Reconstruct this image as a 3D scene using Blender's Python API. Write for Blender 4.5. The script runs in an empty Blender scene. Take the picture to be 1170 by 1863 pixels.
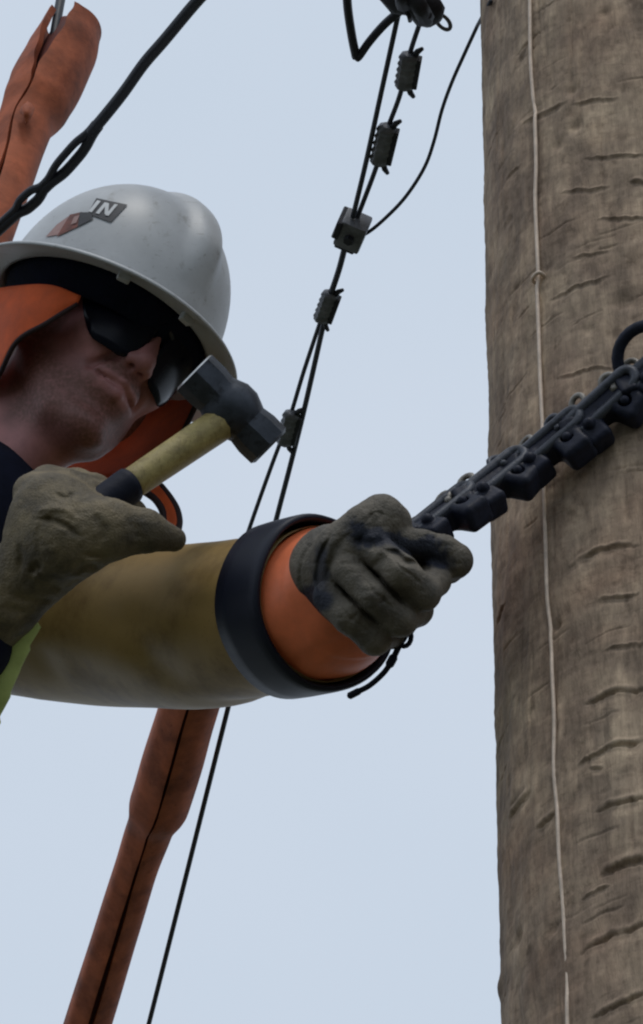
import bpy, bmesh, math, random
import numpy as np
from mathutils import Vector, Matrix, noise
from mathutils.bvhtree import BVHTree

random.seed(7)
rng = np.random.default_rng(11)
SC = bpy.context.scene
COL = SC.collection

# ------------------------------------------------------------------ camera
ELEV = math.radians(42.0)
CAM = Vector((0, 0, 1.6))
FPX = 12950.0                      # focal length in photo pixels (photo 1170 x 1863)
D0 = 7.0                           # reference distance, m
R_ = Vector((1, 0, 0))
U_ = Vector((0, -math.sin(ELEV), math.cos(ELEV)))
F_ = Vector((0, math.cos(ELEV), math.sin(ELEV)))
cam = bpy.data.cameras.new('camera')
cam_o = bpy.data.objects.new('camera', cam)
COL.objects.link(cam_o)
cam_o.location = CAM
cam_o.rotation_euler = (math.radians(90) + ELEV, 0, 0)
cam.sensor_fit = 'VERTICAL'
cam.sensor_height = 24.0
cam.lens = FPX / 1863.0 * 24.0
cam.clip_start = 0.1
cam.clip_end = 6000
SC.camera = cam_o

# ------------------------------------------------------------------ sky, sun, exposure
SUN_EL, SUN_AZ = math.radians(66), math.radians(168)      # high behind thin cloud, on the viewer's side
w = bpy.data.worlds.new('World')
SC.world = w
w.use_nodes = True
nt = w.node_tree
nt.nodes.clear()
out = nt.nodes.new('ShaderNodeOutputWorld')
sky = nt.nodes.new('ShaderNodeTexSky')
sky.sky_type = 'NISHITA'
sky.sun_disc = False
sky.sun_elevation = SUN_EL
sky.sun_rotation = SUN_AZ
bg_sky = nt.nodes.new('ShaderNodeBackground')
bg_sky.inputs['Strength'].default_value = 0.05
nt.links.new(sky.outputs['Color'], bg_sky.inputs['Color'])
# the even overcast layer in front of the blue sky
tc = nt.nodes.new('ShaderNodeTexCoord')
ns = nt.nodes.new('ShaderNodeTexNoise')
ns.inputs['Scale'].default_value = 9.0
ns.inputs['Detail'].default_value = 3.0
rp = nt.nodes.new('ShaderNodeValToRGB')
rp.color_ramp.elements[0].position = 0.3
rp.color_ramp.elements[0].color = (0.600, 0.694, 0.812, 1)
rp.color_ramp.elements[1].position = 0.7
rp.color_ramp.elements[1].color = (0.650, 0.728, 0.842, 1)
nt.links.new(tc.outputs['Generated'], ns.inputs['Vector'])
nt.links.new(ns.outputs['Fac'], rp.inputs['Fac'])
bg_cl = nt.nodes.new('ShaderNodeBackground')
bg_cl.inputs['Strength'].default_value = 1.0
nt.links.new(rp.outputs['Color'], bg_cl.inputs['Color'])
mx = nt.nodes.new('ShaderNodeMixShader')
mx.inputs['Fac'].default_value = 0.93
nt.links.new(bg_sky.outputs[0], mx.inputs[1])
nt.links.new(bg_cl.outputs[0], mx.inputs[2])
nt.links.new(mx.outputs[0], out.inputs['Surface'])

sun = bpy.data.lights.new('sun', 'SUN')
sun.energy = 0.9
sun.angle = math.radians(14)
sun.color = (1.0, 0.96, 0.9)
sun_o = bpy.data.objects.new('sun', sun)
COL.objects.link(sun_o)
sd = Vector((math.sin(SUN_AZ) * math.cos(SUN_EL), math.cos(SUN_AZ) * math.cos(SUN_EL), math.sin(SUN_EL)))
sun_o.rotation_euler = sd.to_track_quat('Z', 'Y').to_euler()
sun_o.location = (0, 0, 30)

SC.view_settings.view_transform = 'Standard'
SC.view_settings.look = 'None'
SC.view_settings.exposure = 0.0
SC.view_settings.gamma = 1.0
SC.view_settings.use_curve_mapping = False
SC.cycles.filter_width = 2.2
SC.cycles.max_bounces = 6

# ------------------------------------------------------------------ frames and helpers
ORG = CAM + F_ * D0
MW = np.array([[R_[i], U_[i], -F_[i]] for i in range(3)])     # local (right, up, towards lens) -> world
ORGN = np.array(ORG)


def L(px, py, dd):
    """a photo pixel at a depth of 7 m + dd, in local metres (right, up, towards the lens)"""
    s = (D0 + dd) / FPX
    return np.array([(px - 585.0) * s, -(py - 931.5) * s, -dd])


def to_world(v):
    return np.asarray(v, float) @ MW.T + ORGN


def Wp(px, py, dd):
    return Vector(to_world(L(px, py, dd)))


def ray(px, py):
    d = R_ * ((px - 585.0) / FPX) + U_ * (-(py - 931.5) / FPX) + F_
    return d.normalized()


def unit(v):
    v = np.asarray(v, float)
    return v / np.linalg.norm(v)


def world_loc(o):
    p = Vector((0, 0, 0))
    while o is not None:
        p = p + o.location
        o = o.parent
    return p


def obj(name, verts, faces, material, parent=None, smooth=True, local=True, fmat=None):
    """one mesh object; verts in local (photo-facing) metres or world metres"""
    v = np.asarray(verts, float)
    if local:
        v = to_world(v)
    if parent is not None:
        v = v - np.array(world_loc(parent))
    me = bpy.data.meshes.new(name)
    me.from_pydata(v.tolist(), [], [tuple(int(i) for i in f) for f in faces] if not isinstance(faces, np.ndarray) else faces.tolist())
    mats = material if isinstance(material, (list, tuple)) else [material]
    for m in mats:
        me.materials.append(m)
    if fmat is not None:
        me.polygons.foreach_set('material_index', np.asarray(fmat, dtype=np.int32))
    if smooth:
        me.polygons.foreach_set('use_smooth', np.ones(len(me.polygons), dtype=bool))
    me.update()
    o = bpy.data.objects.new(name, me)
    COL.objects.link(o)
    if parent is not None:
        o.parent = parent
    return o


def tag(o, label=None, cat=None, group=None, kind=None):
    if label: o['label'] = label
    if cat: o['category'] = cat
    if group: o['group'] = group
    if kind: o['kind'] = kind
    return o


def empty(name, loc, label=None, cat=None, group=None):
    o = bpy.data.objects.new(name, None)
    o.empty_display_size = 0.1
    COL.objects.link(o)
    o.location = Vector(loc)
    return tag(o, label, cat, group)


def autosmooth(o, deg=35):
    me = o.data
    bm = bmesh.new()
    bm.from_mesh(me)
    for e in bm.edges:
        if len(e.link_faces) == 2 and e.calc_face_angle(0) > math.radians(deg):
            e.smooth = False
    bm.to_mesh(me)
    bm.free()
    return o


def bevel(o, wd=0.002, seg=2):
    bm = bmesh.new()
    bm.from_mesh(o.data)
    bmesh.ops.bevel(bm, geom=list(bm.edges), offset=wd, segments=seg, affect='EDGES', profile=0.6)
    bm.to_mesh(o.data)
    bm.free()
    o.data.polygons.foreach_set('use_smooth', np.ones(len(o.data.polygons), dtype=bool))
    return autosmooth(o, 40)


def catmull(pts, n=8):
    P = [np.asarray(p, float) for p in pts]
    P = [2 * P[0] - P[1]] + P + [2 * P[-1] - P[-2]]
    res = []
    for i in range(1, len(P) - 2):
        for k in range(n):
            t = k / n
            a, b, c, d = P[i - 1], P[i], P[i + 1], P[i + 2]
            res.append(0.5 * ((2 * b) + (c - a) * t + (2 * a - 5 * b + 4 * c - d) * t * t + (3 * b - a - 3 * c + d) * t ** 3))
    res.append(P[-2])
    return res


def tube(pts, r, sides=10, caps=True, closed=False, flat=1.0, up=None):
    """swept tube; r a number or a list; flat squashes the section along its second axis"""
    P = np.array([np.asarray(p, float) for p in pts])
    n = len(P)
    rr = np.full(n, r, float) if np.isscalar(r) else np.asarray(r, float)
    T = np.zeros_like(P)
    if closed:
        T = np.roll(P, -1, 0) - np.roll(P, 1, 0)
    else:
        T[1:-1] = P[2:] - P[:-2]
        T[0] = P[1] - P[0]
        T[-1] = P[-1] - P[-2]
    T /= np.linalg.norm(T, axis=1)[:, None] + 1e-12
    if up is None:
        up = np.array([0, 0, 1.0]) if abs(T[0][2]) < 0.8 else np.array([0, 1.0, 0])
    a = up - T[0] * np.dot(up, T[0])
    a /= np.linalg.norm(a)
    verts, faces = [], []
    for i in range(n):
        a = a - T[i] * np.dot(a, T[i])
        a /= np.linalg.norm(a)
        b = np.cross(T[i], a)
        for k in range(sides):
            th = 2 * math.pi * k / sides
            verts.append(P[i] + rr[i] * (math.cos(th) * a * flat + math.sin(th) * b))
    m = n if closed else n - 1
    for i in range(m):
        i2 = (i + 1) % n
        for k in range(sides):
            k2 = (k + 1) % sides
            faces.append((i * sides + k, i * sides + k2, i2 * sides + k2, i2 * sides + k))
    if caps and not closed:
        faces.append(tuple(reversed(range(sides))))
        faces.append(tuple(range((n - 1) * sides, n * sides)))
    return verts, faces


def join(*vf):
    V, Fc = [], []
    for v, f in vf:
        o = len(V)
        V.extend(v)
        Fc.extend([tuple(i + o for i in q) for q in f])
    return V, Fc


def box(c, ax, half):
    """oriented box: centre, 3 axes (rows), half sizes"""
    ax = np.asarray(ax, float)
    V = []
    for sx in (-1, 1):
        for sy in (-1, 1):
            for sz in (-1, 1):
                V.append(np.asarray(c) + sx * half[0] * ax[0] + sy * half[1] * ax[1] + sz * half[2] * ax[2])
    Fc = [(0, 1, 3, 2), (4, 6, 7, 5), (0, 4, 5, 1), (2, 3, 7, 6), (0, 2, 6, 4), (1, 5, 7, 3)]
    return V, Fc


def frame_from(t, up=(0, 0, 1)):
    t = unit(t)
    up = np.asarray(up, float)
    a = unit(up - t * np.dot(up, t))
    return np.array([t, a, np.cross(t, a)])


def sheet(grid, th):
    """a thin cloth or leather sheet with thickness from a grid (rows) of points"""
    G = np.array([[np.asarray(p, float) for p in row] for row in grid])
    nr, nc = G.shape[:2]
    du = np.gradient(G, axis=1)
    dv = np.gradient(G, axis=0)
    N = np.cross(du, dv)
    N /= np.linalg.norm(N, axis=2)[..., None] + 1e-12
    V = np.concatenate([(G + N * th / 2).reshape(-1, 3), (G - N * th / 2).reshape(-1, 3)])
    Fc = []
    o = nr * nc
    for i in range(nr - 1):
        for j in range(nc - 1):
            a, b, c, d = i * nc + j, i * nc + j + 1, (i + 1) * nc + j + 1, (i + 1) * nc + j
            Fc.append((a, b, c, d))
            Fc.append((o + a, o + d, o + c, o + b))
    edge = [(0, j) for j in range(nc)] + [(i, nc - 1) for i in range(1, nr)] + [(nr - 1, j) for j in range(nc - 2, -1, -1)] + [(i, 0) for i in range(nr - 2, 0, -1)]
    ids = [i * nc + j for i, j in edge]
    for a, b in zip(ids, ids[1:] + ids[:1]):
        Fc.append((a, o + a, o + b, b))
    return V, Fc


def refine(rows, n=6):
    """smooth a coarse grid of control points in both directions"""
    R1 = [catmull(r, n) for r in rows]
    cols = list(zip(*R1))
    C1 = [catmull(c, n) for c in cols]
    return [list(r) for r in zip(*C1)]


# ------------------------------------------------------------------ signed distance modelling
class Sdf:
    def __init__(self, lo, hi, h):
        self.lo = np.asarray(lo, float)
        self.h = h
        n = np.ceil((np.asarray(hi) - self.lo) / h).astype(int) + 1
        self.f = np.full(n, 0.3, np.float32)
        self.n = n

    def block(self, lo, hi):
        a = np.clip(np.floor((lo - self.lo) / self.h).astype(int), 0, self.n)
        b = np.clip(np.ceil((hi - self.lo) / self.h).astype(int) + 1, 0, self.n)
        if np.any(b <= a):
            return None, None
        g = [self.lo[i] + self.h * np.arange(a[i], b[i]) for i in range(3)]
        X, Y, Z = np.meshgrid(*g, indexing='ij')
        return tuple(slice(a[i], b[i]) for i in range(3)), np.stack([X, Y, Z], -1)

    def put(self, prim, k=0.0, sub=False):
        fn, lo, hi = prim
        m = k + 3 * self.h
        sl, P = self.block(lo - m, hi + m)
        if sl is None:
            return self
        d = fn(P).astype(np.float32)
        f = self.f[sl]
        if sub:
            d = -d
            if k > 0:
                t = np.clip(0.5 - 0.5 * (f - d) / k, 0, 1)
                self.f[sl] = f * (1 - t) + d * t + k * t * (1 - t)
            else:
                self.f[sl] = np.maximum(f, d)
        elif k > 0:
            t = np.clip(0.5 + 0.5 * (f - d) / k, 0, 1)
            self.f[sl] = f * (1 - t) + d * t - k * t * (1 - t)
        else:
            self.f[sl] = np.minimum(f, d)
        return self

    def mesh(self):
        Fv = self.f
        ins = Fv < 0
        nx, ny, nz = Fv.shape
        c = np.zeros((nx - 1, ny - 1, nz - 1), np.int8)
        offs = [(i, j, k) for i in (0, 1) for j in (0, 1) for k in (0, 1)]
        for i, j, k in offs:
            c += ins[i:nx - 1 + i, j:ny - 1 + j, k:nz - 1 + k]
        act = np.argwhere((c > 0) & (c < 8))
        acc = np.zeros((len(act), 3))
        cnt = np.zeros(len(act))
        for a in offs:
            for ax in range(3):
                if a[ax] == 1:
                    continue
                b = list(a); b[ax] = 1
                fa = Fv[act[:, 0] + a[0], act[:, 1] + a[1], act[:, 2] + a[2]]
                fb = Fv[act[:, 0] + b[0], act[:, 1] + b[1], act[:, 2] + b[2]]
                m = (fa < 0) != (fb < 0)
                t = np.where(m, fa / np.where(m, fa - fb, 1), 0)
                p = np.tile(np.array(a, float), (len(act), 1))
                p[:, ax] += t
                acc[m] += p[m]
                cnt[m] += 1
        V = (act + acc / cnt[:, None]) * self.h + self.lo
        vid = np.full(c.shape, -1, np.int64)
        vid[act[:, 0], act[:, 1], act[:, 2]] = np.arange(len(act))
        Q = []
        for ax in range(3):
            s0 = [slice(None)] * 3; s1 = [slice(None)] * 3
            s0[ax] = slice(0, -1); s1[ax] = slice(1, None)
            d = ins[tuple(s0)] != ins[tuple(s1)]
            e = np.argwhere(d)
            u, v = (ax + 1) % 3, (ax + 2) % 3
            ok = (e[:, u] > 0) & (e[:, v] > 0) & (e[:, u] < Fv.shape[u] - 1) & (e[:, v] < Fv.shape[v] - 1)
            e = e[ok]
            st = ins[e[:, 0], e[:, 1], e[:, 2]]
            q = []
            for du, dv in ((-1, -1), (0, -1), (0, 0), (-1, 0)):
                x = e.copy()
                x[:, u] += du
                x[:, v] += dv
                q.append(vid[x[:, 0], x[:, 1], x[:, 2]])
            q = np.stack(q, 1)
            q[~st] = q[~st][:, ::-1]
            Q.append(q)
        return V, np.concatenate(Q)


def cap(a, b, ra, rb=None):
    a = np.asarray(a, float); b = np.asarray(b, float)
    rb = ra if rb is None else rb
    ba = b - a
    bb = float(ba @ ba) + 1e-12
    m = max(ra, rb)

    def fn(P):
        t = np.clip(((P - a) @ ba) / bb, 0, 1)
        return np.linalg.norm(P - a - t[..., None] * ba, axis=-1) - (ra + (rb - ra) * t)
    return fn, np.minimum(a, b) - m, np.maximum(a, b) + m


def ell(c, r, ax=None):
    c = np.asarray(c, float); r = np.asarray(r, float)
    A = np.eye(3) if ax is None else np.asarray(ax, float)

    def fn(P):
        q = (P - c) @ A.T
        k0 = np.linalg.norm(q / r, axis=-1)
        k1 = np.linalg.norm(q / (r * r), axis=-1) + 1e-9
        return k0 * (k0 - 1) / k1
    return fn, c - r.max(), c + r.max()


def rbox(c, half, ang=0.0, r=.002):
    c = np.asarray(c, float); h = np.asarray(half, float) - r
    ca, sa = math.cos(ang), math.sin(ang)
    A = np.array([[ca, sa, 0], [-sa, ca, 0], [0, 0, 1]])

    def fn(P):
        q = np.abs((P - c) @ A.T) - h
        return np.linalg.norm(np.maximum(q, 0), axis=-1) + np.minimum(q.max(-1), 0) - r
    m = np.linalg.norm(half)
    return fn, c - m, c + m


# ------------------------------------------------------------------ materials
def mat(name, col, rough=0.6, metal=0.0, var=0.25, scale=18.0, bump=0.0, bscale=60.0, spec=0.5, coat=0.0, col2=None, stretch=None, bdist=0.002, pebble=0):
    m = bpy.data.materials.new(name)
    m.use_nodes = True
    t = m.node_tree
    p = t.nodes['Principled BSDF']
    p.inputs['Roughness'].default_value = rough
    p.inputs['Metallic'].default_value = metal
    p.inputs['Specular IOR Level'].default_value = spec
    p.inputs['Coat Weight'].default_value = coat
    c = t.nodes.new('ShaderNodeTexCoord')
    vec = c.outputs['Object']
    if stretch:
        mp = t.nodes.new('ShaderNodeMapping')
        mp.inputs['Scale'].default_value = stretch
        t.links.new(vec, mp.inputs['Vector'])
        vec = mp.outputs['Vector']
    n = t.nodes.new('ShaderNodeTexNoise')
    n.inputs['Scale'].default_value = scale
    n.inputs['Detail'].default_value = 6.0
    n.inputs['Roughness'].default_value = 0.65
    t.links.new(vec, n.inputs['Vector'])
    r = t.nodes.new('ShaderNodeValToRGB')
    r.color_ramp.elements[0].position = 0.32
    r.color_ramp.elements[1].position = 0.68
    a = np.array(col, float)
    b = np.array(col2, float) if col2 is not None else a * (1 + var)
    if col2 is None:
        a = a * (1 - var)
    r.color_ramp.elements[0].color = (*a, 1)
    r.color_ramp.elements[1].color = (*np.clip(b, 0, 1), 1)
    t.links.new(n.outputs['Fac'], r.inputs['Fac'])
    t.links.new(r.outputs['Color'], p.inputs['Base Color'])
    # uneven gloss
    rr = t.nodes.new('ShaderNodeMapRange')
    rr.inputs['To Min'].default_value = max(0.03, rough - 0.1)
    rr.inputs['To Max'].default_value = min(1.0, rough + 0.1)
    t.links.new(n.outputs['Fac'], rr.inputs['Value'])
    t.links.new(rr.outputs['Result'], p.inputs['Roughness'])
    if bump > 0:
        n2 = t.nodes.new('ShaderNodeTexNoise')
        n2.inputs['Scale'].default_value = bscale
        n2.inputs['Detail'].default_value = 5.0
        t.links.new(vec, n2.inputs['Vector'])
        bm = t.nodes.new('ShaderNodeBump')
        bm.inputs['Strength'].default_value = bump
        bm.inputs['Distance'].default_value = bdist
        t.links.new(n2.outputs['Fac'], bm.inputs['Height'])
        t.links.new(bm.outputs['Normal'], p.inputs['Normal'])
        if pebble:
            vo = t.nodes.new('ShaderNodeTexVoronoi')
            vo.inputs['Scale'].default_value = pebble
            t.links.new(vec, vo.inputs['Vector'])
            b2 = t.nodes.new('ShaderNodeBump')
            b2.inputs['Strength'].default_value = 0.5
            b2.inputs['Distance'].default_value = 0.0012
            t.links.new(vo.outputs['Distance'], b2.inputs['Height'])
            t.links.new(bm.outputs['Normal'], b2.inputs['Normal'])
            t.links.new(b2.outputs['Normal'], p.inputs['Normal'])
    return m


M = {}
M['ground'] = mat('ground_soil_and_grass', (0.065, 0.07, 0.045), 0.95, var=0.35, scale=0.5, bump=0.4, bscale=6, bdist=0.05)
M['hat'] = mat('hat_white_shell', (0.46, 0.465, 0.47), 0.45, var=0.14, scale=11, spec=0.45, bump=0.09, bscale=30)
M['hat_dark'] = mat('hat_navy_liner_shade', (0.006, 0.008, 0.018), 0.9, spec=0.12, var=0.3, scale=40, bump=0.3, bscale=200)
M['plastic_black'] = mat('black_plastic', (0.015, 0.016, 0.02), 0.35, var=0.2)
M['lens'] = mat('dark_lens', (0.004, 0.005, 0.012), 0.2, var=0.1, spec=0.16)
M['emblem_black'] = mat('emblem_black_print', (0.03, 0.03, 0.035), 0.6, var=0.4, scale=90)
M['emblem_white'] = mat('emblem_white_print', (0.6, 0.6, 0.6), 0.6, var=0.1)
M['emblem_red'] = mat('emblem_red_print', (0.16, 0.05, 0.035), 0.6, var=0.5, scale=90)
M['emblem_pink'] = mat('emblem_faded_print', (0.33, 0.2, 0.18), 0.6, var=0.2, scale=90)
M['skin'] = None
M['orange'] = mat('orange_cloth', (0.62, 0.10, 0.022), 0.8, var=0.18, scale=30, bump=0.25, bscale=300, bdist=0.001)
M['hem'] = mat('dark_hem', (0.03, 0.015, 0.016), 0.8, var=0.3)
M['orange_rubber'] = mat('orange_rubber', (0.86, 0.205, 0.082), 0.5, var=0.15, scale=25, bump=0.1, bscale=40)
M['sleeve'] = mat('ochre_rubber', (0.385, 0.245, 0.078), 0.52, scale=7, spec=0.42, bump=0.2, bscale=16, bdist=0.004, col2=(0.30, 0.186, 0.062))
M['cuff'] = mat('navy_rubber', (0.007, 0.009, 0.021), 0.5, spec=0.3, var=0.2, scale=30)
M['glove'] = mat('work_leather', (0.158, 0.120, 0.066), 0.72, var=0.55, scale=26, bump=0.55, bscale=110, bdist=0.002, pebble=420)
M['glove_dark'] = mat('navy_glove_palm', (0.022, 0.023, 0.034), 0.8, var=0.3, scale=60, bump=0.4, bscale=110)
M['navy'] = mat('navy_jacket', (0.009, 0.011, 0.024), 0.9, spec=0.15, var=0.3, scale=30, bump=0.4, bscale=60)
M['lime'] = mat('lime_hivis', (0.62, 0.72, 0.26), 0.75, var=0.1, scale=60, bump=0.2, bscale=200)
M['steel'] = mat('forged_steel', (0.045, 0.052, 0.066), 0.5, metal=0.55, var=0.35, scale=35, bump=0.25, bscale=70)
M['steel_lit_end'] = mat('sky_lit_steel_end', (0.55, 0.55, 0.54), 0.35, metal=0.8, var=0.2, scale=60)  # pale colour paints the sky's glint on one hammer end
M['handle'] = mat('ochre_handle', (0.36, 0.28, 0.10), 0.55, var=0.22, scale=60, bump=0.25, bscale=180)
M['grip'] = mat('dark_rubber_grip', (0.007, 0.009, 0.020), 0.65, spec=0.2, var=0.2, bump=0.3, bscale=120)
M['chain'] = mat('blackened_chain_steel', (0.011, 0.013, 0.026), 0.55, metal=0.1, spec=0.25, var=0.4, scale=90, bump=0.35, bscale=140)
M['rail'] = mat('worn_chain_edge', (0.050, 0.054, 0.068), 0.5, metal=0.3, var=0.4, scale=110, bump=0.3, bscale=140)
M['pin'] = mat('worn_pin_steel', (0.22, 0.20, 0.175), 0.5, metal=0.3, var=0.35, scale=120)
M['cable'] = mat('black_cable', (0.010, 0.011, 0.02), 0.55, var=0.2)
M['strand'] = mat('weathered_conductor', (0.045, 0.049, 0.066), 0.55, metal=0.3, var=0.25, scale=90)
M['clamp'] = mat('dull_clamp_metal', (0.15, 0.155, 0.17), 0.55, metal=0.4, var=0.35, scale=60, bump=0.3, bscale=90)
M['clamp_dark'] = mat('dark_clamp_metal', (0.025, 0.026, 0.034), 0.55, metal=0.3, var=0.4, scale=60, bump=0.3, bscale=90)
M['hose'] = mat('weathered_orange_line_hose', (0.38, 0.102, 0.044), 0.7, var=0.35, spec=0.25, scale=22, bump=0.2, bscale=30, bdist=0.004)
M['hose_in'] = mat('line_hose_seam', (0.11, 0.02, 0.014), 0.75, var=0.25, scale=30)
M['copper'] = mat('weathered_copper', (0.58, 0.46, 0.36), 0.5, metal=0.1, var=0.25, scale=60)


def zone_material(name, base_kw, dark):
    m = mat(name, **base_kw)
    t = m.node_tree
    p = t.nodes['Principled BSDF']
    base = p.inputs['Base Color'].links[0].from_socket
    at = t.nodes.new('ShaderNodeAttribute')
    at.attribute_name = 'palm_and_shade'
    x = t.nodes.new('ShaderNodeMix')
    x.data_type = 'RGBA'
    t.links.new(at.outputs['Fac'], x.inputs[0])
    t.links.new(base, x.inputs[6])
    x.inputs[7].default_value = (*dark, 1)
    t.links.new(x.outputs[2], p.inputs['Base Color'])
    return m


def wear(m, specs):
    """scuffs, scratches and grime multiplied into a material's colour: (noise scale, stretch, low, high, tint)"""
    t = m.node_tree
    p = t.nodes['Principled BSDF']
    for sc_, st_, lo_, hi_, tint in specs:
        base = p.inputs['Base Color'].links[0].from_socket
        c = t.nodes.new('ShaderNodeTexCoord')
        mp = t.nodes.new('ShaderNodeMapping')
        mp.inputs['Scale'].default_value = st_
        mp.inputs['Rotation'].default_value = (.4, .7, .3)
        n = t.nodes.new('ShaderNodeTexNoise')
        n.inputs['Scale'].default_value = sc_
        n.inputs['Detail'].default_value = 5
        n.inputs['Roughness'].default_value = .7
        r = t.nodes.new('ShaderNodeValToRGB')
        r.color_ramp.elements[0].position = lo_
        r.color_ramp.elements[0].color = (*tint, 1)
        r.color_ramp.elements[1].position = hi_
        r.color_ramp.elements[1].color = (1, 1, 1, 1)
        x = t.nodes.new('ShaderNodeMix')
        x.data_type = 'RGBA'
        x.blend_type = 'MULTIPLY'
        x.inputs[0].default_value = 1.0
        t.links.new(c.outputs['Object'], mp.inputs['Vector'])
        t.links.new(mp.outputs['Vector'], n.inputs['Vector'])
        t.links.new(n.outputs['Fac'], r.inputs['Fac'])
        t.links.new(base, x.inputs[6])
        t.links.new(r.outputs['Color'], x.inputs[7])
        t.links.new(x.outputs[2], p.inputs['Base Color'])


wear(M['hat'], [(26, (1, 9, 9), .33, .38, (.72, .70, .67)), (34, (1.4, 1, 1), .30, .40, (.74, .72, .68))])
wear(M['sleeve'], [(11, (1, 1, 1), .36, .52, (.66, .62, .58)), (60, (1, 5, 5), .33, .38, (.72, .7, .66))])
wear(M['hose'], [(16, (1, 1, 1), .36, .52, (.66, .62, .60)), (70, (1, 1, 5), .32, .38, (.6, .58, .58))])
wear(M['handle'], [(30, (1, 1, 1), .36, .50, (.6, .56, .5)), (110, (5, 1, 1), .34, .42, (.62, .58, .52))])
wear(M['glove'], [(20, (1, 1, 1), .38, .52, (.60, .60, .62)), (95, (1, 1, 1), .30, .38, (.62, .6, .6))])
wear(M['steel'], [(80, (1, 1, 1), .36, .46, (.5, .48, .48))])


def skin_material():
    m = mat('skin', (0.37, 0.158, 0.150), 0.55, var=0.2, scale=38, bump=0.12, bscale=220, bdist=0.001)
    t = m.node_tree
    p = t.nodes['Principled BSDF']
    base = p.inputs['Base Color'].links[0].from_socket
    at = t.nodes.new('ShaderNodeAttribute')
    at.attribute_name = 'beard'
    c = t.nodes.new('ShaderNodeTexCoord')
    n = t.nodes.new('ShaderNodeTexNoise')
    n.inputs['Scale'].default_value = 260
    n.inputs['Detail'].default_value = 3
    t.links.new(c.outputs['Object'], n.inputs['Vector'])
    mr = t.nodes.new('ShaderNodeMapRange')
    mr.inputs['From Min'].default_value = 0.3
    mr.inputs['From Max'].default_value = 0.6
    mr.inputs['To Min'].default_value = 0.55
    mr.inputs['To Max'].default_value = 1.0
    t.links.new(n.outputs['Fac'], mr.inputs['Value'])
    mu = t.nodes.new('ShaderNodeMath')
    mu.operation = 'MULTIPLY'
    t.links.new(at.outputs['Fac'], mu.inputs[0])
    t.links.new(mr.outputs['Result'], mu.inputs[1])
    x = t.nodes.new('ShaderNodeMix')
    x.data_type = 'RGBA'
    t.links.new(mu.outputs[0], x.inputs[0])
    t.links.new(base, x.inputs[6])
    x.inputs[7].default_value = (0.150, 0.060, 0.044, 1)
    t.links.new(x.outputs[2], p.inputs['Base Color'])
    return m


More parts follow.
